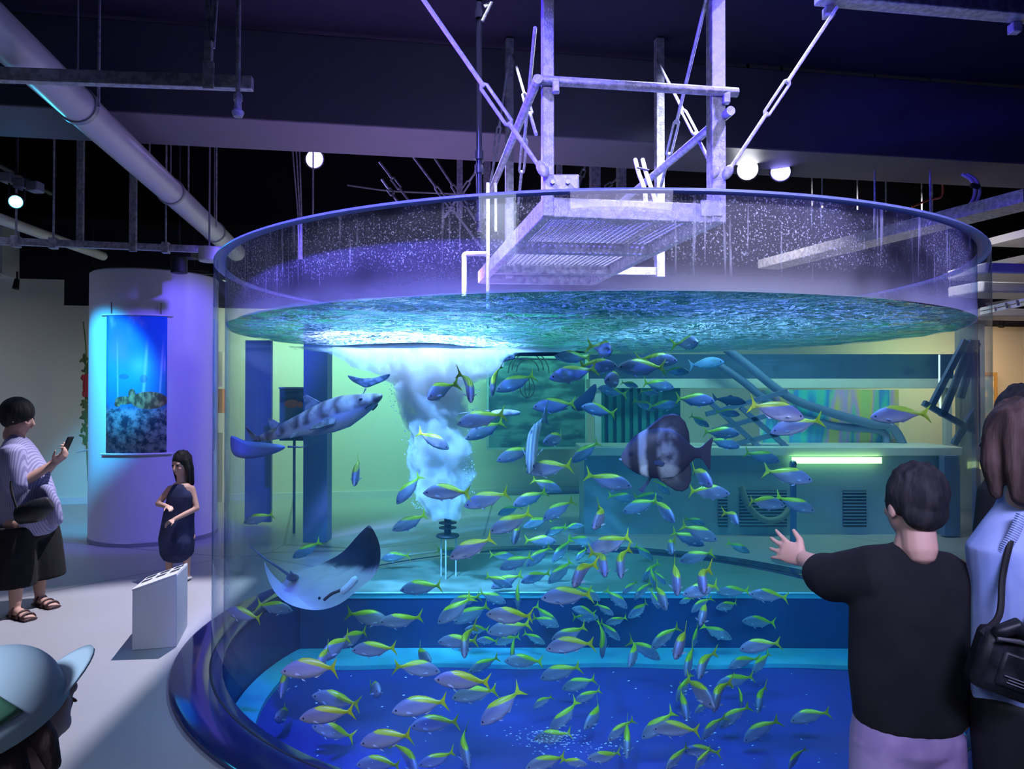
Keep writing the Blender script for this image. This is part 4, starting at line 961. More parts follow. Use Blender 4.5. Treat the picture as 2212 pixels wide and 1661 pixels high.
t = thing('rainbow_light_pane', 'pane painted with a rainbow of dispersed light, behind the counter', 'screen', at(1780, 905, 8.9))
pbox(1640, 842, 1942, 966, 8.6, 0.03, 'painted_rainbow', 'rainbow', t)  # coloured pane in place of the dispersed light
t = thing('slatted_partition', 'teal slatted partition behind the left end of the counter', 'partition', at(1360, 900, 9.0))
for i in range(8): pbox(1296 + i * 18, 838, 1306 + i * 18, 966, 9.0, 0.03, 'slat', M('teal_slat', (0.04, 0.35, 0.30), 0.6) if i == 0 else bpy.data.materials['teal_slat'], t)
pbox(1290, 838, 1470, 966, 9.06, 0.02, 'partition_board', M('deep_teal_board', (0.03, 0.20, 0.22), 0.6), t)
# dark framed mural on the back wall
q0, q1 = at(1052, 772, 10.75), at(1268, 968, 10.75)
t = thing('sea_mural', 'wide dark sea photograph on the wall behind the tank', 'picture', (q0 + q1) / 2)
c0 = (q0 + q1) / 2; wv, hv = abs(q1.x - q0.x), abs(q0.z - q1.z)
MB().box(c0, (wv, 0.05, hv), Rz).build('print', 'mural', t, smooth=False)
b = MB()
for k in (-1, 1): b.box(c0 + LX * (wv / 2 * k) - LY * 0.02, (0.03, 0.05, hv), Rz); b.box(c0 + V((0, 0, hv / 2 * k)) - LY * 0.02, (wv, 0.05, 0.03), Rz)
b.build('frame_border', 'counter', t, smooth=False)
b = MB()   # line drawing of a jellyfish on the glass of the mural
for r_, cx_, cy_ in ((34, 1140, 800), (24, 1140, 803), (44, 1142, 806)):
    b.tube([at(cx_ + r_ * math.cos(a), cy_ - r_ * 1.1 * math.sin(a), 10.6) for a in (PI * i / 14 for i in range(15))], 0.008, 6)
for dx in (-16, -6, 4, 14):
    b.tube(smooth_path([at(1140 + dx * 0.5, 815, 10.6), at(1140 + dx, 832, 10.6), at(1140 + dx * 0.9, 848, 10.6), at(1140 + dx * 0.2, 860, 10.6)], 4), 0.007, 6)
b.build('jellyfish_line_drawing', 'ink', t)
# pillar added as the column edge refracted by the tank, and posters left
t = thing('refracted_column_edge', 'slim blue-grey pillar standing in for the column edge refracted by the tank', 'pillar', at(680, 1230, 7.3))
pbox(656, 700, 706, 1172, 7.3, 0.2, 'pillar_shaft', 'greypanel', t)
t = thing('fish_poster', 'dark teal poster with an orange fish, behind the shark', 'poster', at(635, 870, 7.9))
pbox(604, 838, 668, 952, 7.9, 0.03, 'print', 'mural', t)
b = MB(); b.ball(at(630, 872, 7.88), (0.075, 0.008, 0.045), 16); b.prism([(0, 0), (0.06, 0.045), (0.06, -0.045)], 0.012); 
o = b.build('orange_fish_print', 'orange', t) if False else None
b.bm.free()
b = MB(); b.ball(at(630, 872, 7.88), (0.075, 0.008, 0.045), 16); b.ball(at(648, 874, 7.88), (0.03, 0.008, 0.035), 12); b.build('orange_fish_print', 'orange', t)
pbox(602, 836, 670, 840, 7.88, 0.03, 'top_batten', 'counter', t)
q = at(636, 900, 7.95); MB().cyl(V((q.x, q.y, 0)), V((q.x, q.y, 1.3)), 0.015, n=10).build('stand_pole', 'greypanel', t)
t = thing('display_board', 'tall blue display board behind the far left of the tank', 'board', at(560, 900, 8.0))
pbox(530, 735, 585, 1128, 8.4, 0.05, 'board_panel', 'greypanel', t)
# barrier pole with round base, curved hoses and lattice behind the right side
base = on_plane(1714, 1213, 0)
t = thing('pole_stand', 'slim grey pole on a round flat base behind the tank, below the hand', 'stand', base)
MB().lathe([(0, 0.0), (0.19, 0.0), (0.19, 0.012), (0.17, 0.02), (0.03, 0.024), (0.0, 0.024)], base, 40).build('base', 'steel', t)
MB().cyl(base, base + V((0, 0, 0.86)), 0.028, n=16).build('pole', 'greypanel', t)
MB().ball(base + V((0, 0, 0.87)), 0.034, 14).build('pole_cap', 'steel', t)
t = thing('suction_hose', 'thick upper dark hose curving down behind the counter, right of the school', 'hose', at(1750, 850, 8.5))
MB().tube(smooth_path([at(1545, 735, 8.5), at(1610, 785, 8.5), at(1700, 855, 8.5), at(1790, 890, 8.5), at(1880, 915, 8.5), at(1925, 922, 8.5), at(1950, 960, 8.5), at(1955, 990, 8.5)]), 0.05, 14).build('hose', 'greypanel', t)
t = thing('suction_hose', 'thick lower dark hose running parallel under the first one', 'hose', at(1650, 860, 8.5))
MB().tube(smooth_path([at(1540, 780, 8.55), at(1600, 820, 8.55), at(1680, 880, 8.55), at(1790, 918, 8.55), at(1900, 930, 8.55), at(1915, 965, 8.55), at(1918, 990, 8.55)]), 0.045, 14).build('hose', 'greypanel', t)
t = thing('drain_hose', 'curved pale hose hanging in front of the counter grille', 'hose', at(1660, 1110, 7.6))
MB().tube(smooth_path([at(1600, 1050, 7.83), at(1618, 1095, 7.8), at(1650, 1122, 7.8), at(1685, 1120, 7.8), at(1706, 1098, 7.83)]), 0.035, 12).build('hose', 'teal', t)
t = thing('lattice_brace', 'crossed dark lattice bars behind the counter, right of the batfish', 'lattice', at(1620, 930, 7.6))
for a, c in (((1525, 895), (1700, 845)), ((1540, 930), (1720, 880)), ((1535, 870), (1640, 975)), ((1600, 880), (1700, 975)), ((1560, 990), (1690, 935))):
    MB().bar(at(a[0], min(a[1], 966), 8.05), at(c[0], min(c[1], 966), 8.05), 0.05, 0.05).build('brace_bar', 'greypanel', t, smooth=False)
t = thing('lattice_brace', 'crossed blue-grey brace bars just under the far water surface', 'lattice', at(1380, 770, 7.6))
for a, c in (((1335, 738), (1376, 775)), ((1385, 738), (1410, 760)), ((1460, 742), (1340, 790)), ((1320, 742), (1350, 758))):
    MB().bar(at(*a, 7.6), at(*c, 7.6), 0.05, 0.05).build('brace_bar', 'greypanel', t, smooth=False)
t = thing('scaffold', 'dark diagonal scaffold bars near the right edge of the tank', 'scaffold', at(2060, 880, 6.9))
for a, c in (((2100, 735), (2035, 900)), ((2085, 735), (2010, 880)), ((1995, 870), (2110, 935)), ((2060, 960), (2110, 880)), ((2110, 740), (2075, 860))):
    MB().bar(at(*a, 6.9), at(*c, 6.9), 0.05, 0.05).build('frame_bar', 'greypanel', t, smooth=False)
q = at(2108, 900, 6.9); MB().bar(V((q.x, q.y, 0)), V((q.x, q.y, 2.0)), 0.05, 0.05).build('upright_bar', 'greypanel', t, smooth=False)
t = thing('side_panel', 'tall grey-blue panel closing the right end of the counter', 'panel', at(2050, 1080, 7.7))
pbox(2040, 985, 2074, 1158, 7.7, 0.1, 'panel_board', 'greypanel', t)
t = thing('tube_light', 'thin white vertical tube lamp seen through the right of the tank', 'lamp', at(2030, 820, 7.0))
MB().tube([at(2029, 766, 7.0), at(2029, 828, 7.0), at(2034, 838, 7.0), at(2030, 848, 7.0), at(2031, 885, 7.0)], 0.008, 8).build('lamp_tube', EM('tube_glow', (1.0, 0.98, 0.95), 1.6), t)
t = thing('lit_wall_strip', 'white column panel standing just behind the right end of the tank', 'panel', at(2105, 1000, 8.4))
pbox(2072, 700, 2130, 1110, 9.6, 0.1, 'panel_board', 'mint', t)  # pale colour stands for light falling on the cream wall
# exhibits glimpsed between column and tank
t = thing('lit_display', 'orange and cream lit display seen between column and tank', 'display', at(464, 880, 9.5))
pbox(452, 760, 480, 835, 9.5, 0.1, 'display_board', 'cream', t); pbox(454, 840, 480, 892, 9.45, 0.1, 'orange_panel', 'orange', t); pbox(456, 935, 480, 1085, 9.5, 0.1, 'display_base', 'cream', t)
# ================================================================== FISH
HK = WK = 1.0
def loft_fish(sec, bend=0.0, n=18, power=0.85):
    """sec rows: x, z centre, half height, half width; head at +x"""
    rings = []
    for x, zc, hz, wy in sec:
        hz *= HK; wy *= WK
        off = bend * max(0.0, 0.05 - x) ** 2 * 1.6
        rings.append([V((x, off + wy * math.copysign(abs(math.cos(a)) ** power, math.cos(a)), zc + hz * math.sin(a))) for a in (2 * PI * i / n for i in range(n))])
    b = MB(); b.rings(rings); return b
def bendy(b, bend):
    for v in b.bm.verts: v.co.y += bend * max(0.0, 0.05 - v.co.x) ** 2 * 1.6
    return b
YT = [(.50, .000, .005, .004), (.485, .0, .020, .012), (.45, .004, .046, .026), (.40, .010, .074, .040), (.32, .016, .105, .054), (.22, .018, .128, .062), (.10, .016, .138, .064), (0, .014, .132, .060), (-.10, .012, .112, .052), (-.20, .012, .082, .038), (-.28, .014, .050, .024), (-.34, .016, .028, .014), (-.385, .016, .024, .008)]
def yellowtail(bend, name='yellowtail_fish'):
    t = thing(name, 'x', 'fish')
    loft_fish([(x, z, h * 1.22, w_ * 1.3) for x, z, h, w_ in YT], bend).build('body', 'fish', t)
    tail = [(-.34, .028), (-.42, .085), (-.50, .185), (-.515, .20), (-.475, .10), (-.445, .018), (-.475, -.06), (-.515, -.165), (-.50, -.155), (-.42, -.055), (-.34, .004)]
    bendy(MB().prism(tail, 0.008), bend).build('tail_fin', 'yfin', t)
    dors = [(.22, .168), (.12, .200), (.0, .190), (-.14, .152), (-.28, .080), (-.28, .060), (-.12, .125), (.02, .160)]
    bendy(MB().prism(dors, 0.006), bend).build('dorsal_fin', 'yfin', t)
    an = [(-.04, -.132), (-.10, -.160), (-.26, -.058), (-.26, -.034), (-.10, -.112)]
    bendy(MB().prism(an, 0.005), bend).build('anal_fin', 'pfin', t)
    for s in (-1, 1):
        p = MB().prism([(0, .018), (-.05, .024), (-.13, -.012), (-.06, -.018), (0, -.010)], 0.005)
        p.move(Matrix.Translation(V((.24, s * .078, -.045))) @ Matrix.Rotation(s * -0.55, 4, 'Z')); p.build('pectoral_fin', 'pfin', t)
        q = MB().prism([(0, .0), (-.03, .0), (-.09, -.06), (-.03, -.035)], 0.005); q.move(Matrix.Translation(V((.16, s * .03, -.135))) @ Matrix.Rotation(s * 0.3, 4, 'X')); q.build('pelvic_fin', 'pfin', t)
        MB().ball((.415, s * .045, .022), (.019, .009, .019), 12).build('eye', 'eye', t)
    return t
def orient(head, tail_dir_px, yaw, Ld):
    pass
def fish_matrix(center, fwd, L, roll=0.0):
    x = fwd.normalized(); up = V((0, 0, 1)); z = up - x * up.dot(x)
    if z.length < 0.15: z = V((0, -1, 0)) - x * V((0, -1, 0)).dot(x)
    z.normalize(); y = z.cross(x)
    R = Matrix((x, y, z)).transposed().to_4x4()
    return Matrix.Translation(center) @ R @ Matrix.Rotation(roll, 4, 'X') @ Matrix.Scale(L, 4)
FISH = [
  (819,1344,911,1340,0), (706,1408,743,1392,45), (740,1384,783,1376,40), (759,1406,857,1400,0), (608,1450,732,1440,0),
  (698,1434,698,1414,65), (951,1452,853,1436,0), (937,1416,885,1416,40), (672,1505,779,1521,0), (648,1551,765,1539,0),
  (674,1567,765,1595,0), (847,1536,967,1515,0), (887,1567,991,1559,0), (777,1609,893,1583,0), (827,1479,793,1503,45),
  (769,1653,869,1645,0), (909,1657,859,1619,35), (905,1649,983,1635,15), (608,1533,618,1559,60), (620,1489,608,1458,35),
  (945,1388,1032,1384,0), (1006,1404,1003,1368,60), (1005,1356,1055,1364,25), (1030,1380,1075,1388,20), (1053,1368,1147,1348,0),
  (1069,1388,1123,1378,20), (1013,1448,1077,1424,20), (1107,1430,1107,1374,20), (1089,1426,1173,1432,0), (938,1468,1059,1475,0),
  (976,1509,1075,1489,0), (1038,1567,1125,1495,0), (1152,1529,1193,1501,0), (1167,1468,1255,1436,0), (1214,1489,1287,1466,0),
  (1239,1515,1299,1493,10), (1187,1577,1253,1523,10), (1153,1599,1235,1583,0), (1257,1559,1315,1535,45), (1016,1637,984,1593,35),
  (1135,1657,1223,1637,0), (1177,1388,1131,1370,20), (1179,1404,1283,1382,0), (1191,1382,1269,1360,0), (1207,1352,1151,1334,15),
  (1300,1420,1308,1342,10), (1338,1380,1296,1346,20), (1403,1398,1467,1356,15), (1445,1404,1495,1378,30), (1493,1396,1511,1352,25),
  (1579,1378,1517,1356,10), (1351,1428,1391,1394,35), (1425,1422,1359,1384,10), (1471,1448,1507,1408,40), (1499,1450,1537,1420,30),
  (1457,1509,1499,1460,25), (1473,1537,1481,1509,30), (1529,1515,1569,1487,45), (1529,1505,1495,1487,30), (1499,1537,1539,1515,20),
  (1312,1597,1369,1555,10), (1347,1615,1361,1577,50), (1387,1597,1457,1541,0), (1409,1577,1509,1573,0), (1268,1637,1345,1635,0),
  (1268,1649,1210,1645,10), (1435,1657,1489,1617,20), (1499,1657,1539,1619,20), (1475,1625,1553,1617,0), (1513,1593,1563,1547,15),
  (1552,1569,1615,1525,15), (1623,1523,1659,1495,50), (1597,1529,1605,1481,20), (1605,1601,1679,1553,10), (1707,1559,1787,1535,0),
  (1701,1657,1735,1615,20), (1603,1342,1675,1346,0), (1597,1404,1681,1386,0), (1570,1438,1635,1422,25), (1619,1450,1669,1414,20),
  (1548,1479,1629,1462,0), (1003,1094,1099,1065,0), (914,1065,1016,1062,0), (1108,1093,1182,1062,0), (1075,1111,1124,1094,10),
  (1057,1150,1150,1112,0), (1173,1123,1240,1080,0), (1130,1138,1189,1120,15), (1108,1168,1126,1131,55), (1177,1156,1225,1138,10),
  (1260,1134,1220,1141,20), (1202,1170,1133,1168,0), (971,1206,1066,1163,0), (1001,1197,943,1188,10), (1079,1230,1150,1201,0),
  (1113,1203,1057,1201,10), (1137,1221,1191,1183,20), (1193,1212,1235,1167,25), (1283,1176,1225,1161,0), (1124,1255,1188,1239,15),
  (1184,1257,1240,1216,20), (1235,1252,1271,1226,40), (1061,1268,1126,1243,15), (1108,1266,1048,1246,10), (1169,1295,1280,1281,0),
  (1296,1295,1244,1268,10), (971,1308,1039,1286,0), (1093,1302,1034,1281,0), (945,1348,1019,1293,0), (981,1346,1057,1308,0),
  (1119,1315,1115,1255,15), (1050,1326,1153,1338,0), (1206,1353,1153,1313,10), (1292,1331,1236,1337,10), (1235,1313,1287,1328,10),
  (1278,1132,1318,1103,35), (1433,1076,1368,1074,0), (1374,1080,1314,1071,0), (1345,1107,1422,1080,0), (1448,1120,1421,1087,40),
  (1549,1167,1471,1136,0), (1522,1178,1450,1150,0), (1522,1132,1482,1120,20), (1583,1125,1587,1111,72), (1267,1190,1368,1163,0),
  (1334,1237,1346,1194,35), (1301,1230,1304,1203,30), (1410,1210,1372,1179,10), (1444,1187,1450,1172,70), (1468,1214,1540,1192,0),
  (1384,1252,1428,1217,20), (1453,1270,1466,1228,30), (1506,1266,1525,1239,55), (1437,1261,1413,1235,20), (1473,1284,1560,1268,0),
  (1469,1301,1497,1293,20), (1491,1320,1535,1291,15), (1500,1335,1538,1317,40), (1242,1210,1272,1185,15), (1545,1312,1600,1307,15),
  (1548,1280,1618,1276,0), (1618,1284,1699,1289,0), (1618,1193,1573,1174,15), (1758,1104,1679,1077,0), (1695,1093,1612,1079,0),
  (1354,1331,1408,1306,20), (1368,1293,1406,1259,20), (1343,1282,1375,1257,25), (1354,1313,1308,1275,10), (1308,1346,1356,1337,0),
  (1421,1313,1404,1273,20), (1430,1302,1426,1279,35), (1325,1328,1287,1306,10), (1413,1270,1401,1223,15), (1198,770,1276,775,0),
  (1336,792,1247,789,0), (1332,795,1438,795,0), (1186,818,1288,799,0), (1302,823,1355,820,30), (1290,837,1350,854,15),
  (1314,765,1295,746,40), (1020,866,1009,806,30), (1064,857,1068,787,25), (1071,845,1157,811,0), (1150,881,1244,873,0),
  (1254,878,1328,895,15), (986,917,1090,895,0), (1005,948,1090,912,0), (1170,955,1232,943,35), (1073,996,1153,967,0),
  (1235,999,1295,955,0), (1136,1020,1235,1003,0), (1213,1061,1148,1037,10), (1365,1052,1266,1030,0), (930,859,967,831,45),
  (970,969,901,934,15), (773,1044,767,997,45), (858,1088,908,1028,10), (848,1144,923,1116,10), (530,1128,588,1113,20),
  (634,1203,692,1175,15), (825,1206,883,1200,15), (485,1320,565,1336,0), (632,1320,555,1306,0), (842,1343,747,1326,0),
  (864,1276,956,1262,0), (1465,780,1376,777,0), (1489,804,1433,802,0), (1378,836,1342,826,15), (1424,852,1383,845,15),
  (1457,838,1385,828,0), (1414,886,1368,865,15), (1465,874,1402,879,0), (1544,867,1460,862,0), (1498,742,1477,742,50),
  (1597,896,1547,889,15), (1597,937,1520,934,0), (1597,966,1530,949,0), (1530,922,1491,898,20), (1684,997,1609,978,0),
  (1576,1067,1486,1060,0), (1525,1043,1508,1019,40), (1445,1067,1412,1038,25), (1736,904,1619,874,0), (1666,935,1769,907,0),
  (1882,902,1994,891,0), (1754,1039,1653,1018,0),
]
def chord_y(px, py):
    """range of Y inside the tank along a pixel ray, allowing for floor and surface"""
    d = ray(px, py); d = d / d.y
    a = d.x * d.x + 1; bq = -2 * (TC.x * d.x + TC.y); c_ = TC.x ** 2 + TC.y ** 2 - (R_IN - 0.13) ** 2
    disc = bq * bq - 4 * a * c_
    if disc < 0: y = -bq / (2 * a); return y, y
    lo, hi = (-bq - math.sqrt(disc)) / (2 * a), (-bq + math.sqrt(disc)) / (2 * a)
    if d.z < 0:
        hi = min(hi, (EYE.z - PIT - 0.09) / -d.z)
        yl = (EYE.z - 0.10) / -d.z
        if hi > STEP_Y - 0.1: hi = min(hi, max(yl, STEP_Y - 0.12))
    else: hi = min(hi, (WATER - 0.07 - EYE.z) / max(d.z, 1e-3))
    return lo, max(lo, hi)
rnd = random.Random(21)
placed = []
for (hx, hy, tx, ty, yaw) in FISH:
    l = math.hypot(hx - tx, hy - ty); w_ = math.radians(yaw); cx, cy_ = (hx + tx) / 2, (hy + ty) / 2
    L0 = rnd.uniform(0.225, 0.265); Y = L0 * math.cos(w_) * F / max(l, 8)
    if yaw >= 30: Y = rnd.uniform(3.3, 4.5)
    Y *= rnd.uniform(0.94, 1.06); lo, hi = chord_y(cx, cy_)
    if hi - lo > 0.05: Y = min(max(Y, lo + 0.02), hi - 0.02)
    else: Y = (lo + hi) / 2
    placed.append([cx, cy_, Y, hx - tx, -(hy - ty), w_, l, lo, hi])
for it in range(60):         # keep neighbours from swimming through one another
    moved = False
    P = [at(p[0], p[1], p[2]) for p in placed]
    for i in range(len(P)):
        for j in range(i + 1, len(P)):
            if abs(P[i].y - P[j].y) > 0.13: continue
            if (P[i] - P[j]).length < 0.145:
                s_ = 1 if P[i].y >= P[j].y else -1
                for q, k in ((placed[i], s_), (placed[j], -s_)): q[2] = min(max(q[2] + k * 0.02, q[7] + 0.02), max(q[8] - 0.02, q[7] + 0.02))
                moved = True
    if not moved: break
LM = [(670, 900, 'the shark'), (930, 960, 'the bubble column'), (1440, 970, 'the batfish'), (700, 1240, 'the ray'), (967, 1150, 'the bubbler'), (1690, 1180, "the boy's hand"), (1300, 742, 'the water surface'),
      (1800, 995, 'the strip light'), (1150, 960, 'the silver trevally'), (620, 1110, 'the tall pillar'), (1100, 1278, 'the ledge line'), (1450, 1300, 'the ledge line'), (850, 1290, 'the ledge line'), (850, 1440, 'the cyan band'), (1150, 1432, 'the cyan band'),
      (1420, 1440, 'the cyan band'), (1700, 1480, 'the cyan band'), (600, 1340, 'the ray'), (1190, 1600, 'the food flakes'), (1640, 1105, 'the vent grilles'), (1250, 1100, "the counter's end"), (870, 1655, "the frame's bottom"), (1500, 1655, "the frame's bottom"), (1640, 900, 'the lattice')]
def where(p):
    lm = min(LM, key=lambda q: math.hypot(q[0] - p[0], (q[1] - p[1]) * 1.15)); dx, dy = p[0] - lm[0], p[1] - lm[1]
    if lm[2] in ('the ledge line', 'the cyan band', 'the water surface', "the frame's bottom", 'the food flakes'): rel = 'above' if dy < -12 else ('below' if dy > 12 else 'across')
    else: rel = ('right of' if dx > 0 else 'left of') if abs(dx) > abs(dy) else ('below' if dy > 0 else 'above')
    return rel + ' ' + lm[2]
def heading(p):
    if math.degrees(p[5]) >= 45: return 'facing the viewer'
    a = math.degrees(math.atan2(p[4], p[3]))
    if abs(a) > 168 or -180 <= a < -168: return 'heading left'
    if abs(a) < 12: return 'heading right'
    if -60 < a <= -12: return 'heading down-right'
    if -120 <= a <= -60: return 'diving head-down'
    if -168 <= a < -120: return 'heading down-left'
    return 'heading up-right' if a < 90 else 'heading up-left'
keys = {}
for i, p in enumerate(placed):
    size = 'large' if p[6] > 92 else ('small' if p[6] < 50 else 'mid-sized')
    k = '%s yellow-tailed fish %s %s' % (size, heading(p), where(p)); keys.setdefault(k, []).append(i)
NUM = ['', 'first', 'second', 'third', 'fourth', 'fifth', 'sixth', 'seventh', 'eighth', 'ninth', 'tenth', 'eleventh', 'twelfth']
lab = {}
for k, ids in keys.items():
    ids.sort(key=lambda i: placed[i][0])
    for n_, i in enumerate(ids):
        if len(ids) == 1: lab[i] = k
        elif n_ == 0: lab[i] = k + ', leftmost'
        elif n_ == len(ids) - 1: lab[i] = k + ', rightmost'
        else: lab[i] = k + ', %s from left' % NUM[n_ + 1]
protos = [yellowtail(b_) for b_ in (0.0, 0.5, -0.5, 0.25)]
first = [True] * 4
for i, p in enumerate(placed):
    c_ = at(p[0], p[1], p[2]); l = p[6]
    if math.degrees(p[5]) >= 29: L = 0.245; p[5] = math.acos(min(0.92, max(0.2, l * p[2] / (F * L))))
    L = l * p[2] / F / max(0.2, math.cos(p[5])); L = min(max(L, 0.12), 0.30)
    g = V((p[3], 0, p[4])).normalized()
    fwd = g * math.cos(p[5]) + V((0, -1, 0)) * math.sin(p[5])
    fwd.y += rnd.uniform(-0.12, 0.12)
    m = fish_matrix(c_, fwd, L, rnd.uniform(-0.15, 0.15)); v = rnd.choice((0, 0, 1, 2, 3))
    if first[v]:
        first[v] = False; o = protos[v]; o.matrix_world = m
    else: o = copy_thing(protos[v], m)
    o['label'] = lab[i]; o['group'] = 'yellow-tailed fish schooling in the tank'

def finish(t, m): t.matrix_world = m; return t
def pxm(hx, hy, tx, ty, Y, yaw=0.0, stretch=1.0, roll=0.0):
    w_ = math.radians(yaw); l = math.hypot(hx - tx, hy - ty); L = l * Y / F / math.cos(w_) * stretch
    g = V((hx - tx, 0, -(hy - ty))).normalized(); fwd = g * math.cos(w_) + V((0, -1, 0)) * math.sin(w_)
    return fish_matrix(at((hx + tx) / 2, (hy + ty) / 2, Y), fwd, L, roll)
# --- shark
t = thing('spotted_shark', 'mottled brown shark with pale belly heading up-right beside the bubble column', 'shark')
SH = [(.515, .016, .006, .010), (.50, .014, .014, .024), (.47, .011, .024, .036), (.42, .006, .040, .048), (.34, .0, .058, .060), (.24, -.004, .078, .068), (.12, -.004, .080, .068), (0, -.004, .068, .058), (-.12, .0, .052, .045), (-.24, .004, .038, .032), (-.34, .008, .027, .021), (-.42, .014, .020, .012), (-.49, .02, .012, .006)]
loft_fish([(x, z * 1.3, h * 1.42, w_ * 1.25) for x, z, h, w_ in SH], 0.25, 22, 1.0).build('body', 'shark', t)
MB().prism([(.10, .092), (.055, .135), (-.005, .190), (-.035, .185), (-.030, .135), (-.045, .080), (.02, .07)], 0.014).build('dorsal_fin', 'sharkfin', t)
MB().prism([(-.24, .054), (-.275, .094), (-.315, .112), (-.325, .104), (-.315, .074), (-.325, .040), (-.28, .03)], 0.010).build('rear_dorsal_fin', 'sharkfin', t)
bendy(MB().prism([(-.42, .022), (-.49, .050), (-.575, .150), (-.580, .140), (-.545, .050), (-.520, .000), (-.46, .0)], 0.010), 0.25).build('tail_fin', 'sharkfin', t)
for s in (-1, 1):
    b = MB().prism([(0, .03), (-.06, .022), (-.17, -.012), (-.195, -.035), (-.14, -.045), (-.03, -.04)], 0.012)
    b.move(Matrix.Translation(V((.20, s * .074, -.050))) @ Matrix.Rotation(s * -0.28, 4, 'Z') @ Matrix.Rotation(s * 0.5, 4, 'X')); b.build('pectoral_fin', 'sharkfin', t)
    b = MB().prism([(0, .012), (-.05, -.004), (-.07, -.03), (-.02, -.02)], 0.008); b.move(Matrix.Translation(V((-.10, s * .050, -.052))) @ Matrix.Rotation(s * -0.3, 4, 'Z')); b.build('pelvic_fin', 'sharkfin', t)
    MB().ball((.385, s * .066, .026), (.014, .006, .008), 12).build('eye', 'eye', t)
b = MB().prism([(-.24, -.022), (-.28, -.045), (-.30, -.040), (-.28, -.018)], 0.008); b.build('anal_fin', 'sharkfin', t)
MB().tube(smooth_path([(.450, .050, -.018), (.425, .064, -.030), (.400, .068, -.042)], 4), 0.0065, 8).build('mouth', 'mouth', t)
MB().tube(smooth_path([(.450, -.050, -.018), (.425, -.064, -.030), (.400, -.068, -.042)], 4), 0.0065, 8).build('mouth', 'mouth', t)
finish(t, pxm(831, 860, 524, 958, 4.25, 8, 0.97, -0.12))
# --- eagle ray
t = thing('eagle_ray', 'pale-bellied ray with one dark wing raised, gliding over the ledge line at left', 'ray')
ST = [(0, (556, 1222), (558, 1220), .10, .003), (.12, (568, 1258), (572, 1238), .07, .008), (.25, (592, 1290), (598, 1258), .03, .014), (.36, (630, 1310), (612, 1262), .0, .026), (.45, (692, 1317), (618, 1250), -.02, .050),
      (.53, (742, 1300), (632, 1238), -.02, .058), (.61, (768, 1276), (662, 1230), -.01, .046), (.70, (788, 1262), (700, 1216), .02, .026), (.79, (808, 1248), (733, 1200), .04, .016), (.87, (819, 1222), (750, 1182), .05, .011), (.94, (820, 1178), (768, 1160), .05, .007), (1.0, (796, 1136), (792, 1137), .05, .003)]
Yr = 3.95; b = MB(); uvl = b.bm.loops.layers.uv.new('uv'); nch = 14; gr = []
for u, ld, tr, dy, th in ST:
    A, B = at(*ld, Yr), at(*tr, Yr + 0.20); col_t, col_b = [], []
    for j in range(nch + 1):
        k = j / nch; p = A.lerp(B, k); p.y += dy; h = th * math.sin(PI * min(0.97, max(0.03, k)) ** 0.7)
        nrm_ = V((0.25, -0.75, -0.45)).normalized(); col_t.append((p + nrm_ * h, u, k)); col_b.append((p - nrm_ * h * 0.7, u, k))
    gr.append(col_t + col_b[::-1])
vs = [[b.bm.verts.new(q[0]) for q in r] for r in gr]
for i in range(len(gr) - 1):
    n_ = len(gr[i])
    for j in range(n_):
        k = (j + 1) % n_; f = b.bm.faces.new((vs[i][j], vs[i + 1][j], vs[i + 1][k], vs[i][k]))
        for lp, q in zip(f.loops, (gr[i][j], gr[i + 1][j], gr[i + 1][k], gr[i][k])): lp[uvl].uv = (q[1], q[2])
b.bm.faces.new(vs[0]); b.bm.faces.new(vs[-1][::-1])
b.build('body', 'ray', t, subd=2)
MB().tube(smooth_path([at(624, 1242, 4.14), at(600, 1225, 4.2), at(570, 1205, 4.24), at(540, 1179, 4.27)]), [0.008 * (1 - i / 20) + 0.0015 for i in range(19)], 8).build('tail', 'darkfish', t)
MB().ball(at(632, 1247, 4.08), (0.035, 0.02, 0.022), 14).build('tail_root', 'darkfish', t)
MB().prism([(-.012, 0), (-.014, .028), (.004, .012), (.03, 0)], 0.012).move(Matrix.Translation(at(632, 1243, 4.06))).build('dorsal_fin', 'darkfish', t)
MB().tube(smooth_path([at(700, 1296, 3.86), at(716, 1283, 3.855), at(735, 1275, 3.86), at(752, 1262, 3.88)]), 0.008, 8).build('mouth', 'mouth', t)
MB().limb(smooth_path([at(742, 1276, 3.86), at(758, 1262, 3.87), at(766, 1252, 3.88)], 3), [0.020] * 7, 10).build('head_lobe', 'pfin', t)
for q in ((690, 1292), (764, 1247)): MB().ball(at(*q, 3.89), 0.008, 10).build('eye', 'eye', t)
# --- batfish
t = thing('batfish', 'big dark disc-shaped batfish with pale bands and violet gleam, heading left', 'fish')
BF = [(.50, -.03, .012, .008), (.485, -.03, .045, .020), (.46, -.025, .085, .036), (.42, -.015, .135, .052), (.34, .0, .205, .070), (.22, .005, .262, .082), (.08, .005, .280, .082), (-.05, .0, .265, .072), (-.16, -.005, .200, .056), (-.24, -.01, .110, .036), (-.30, -.01, .060, .022), (-.36, -.01, .055, .012)]
loft_fish(BF, 0.0, 24, 0.8).build('body', 'batfish', t)
MB().prism([(.24, .25), (.14, .33), (.02, .41), (-.08, .425), (-.15, .40), (-.21, .33), (-.245, .22), (-.25, .10), (-.225, .04), (-.16, .10), (0, .22), (.15, .26)], 0.022).build('dorsal_fin', 'batfish', t)
MB().prism([(.14, -.25), (.02, -.34), (-.08, -.41), (-.15, -.42), (-.21, -.385), (-.245, -.30), (-.25, -.18), (-.225, -.06), (-.16, -.12), (0, -.22), (.10, -.25)], 0.022).build('anal_fin', 'batfish', t)
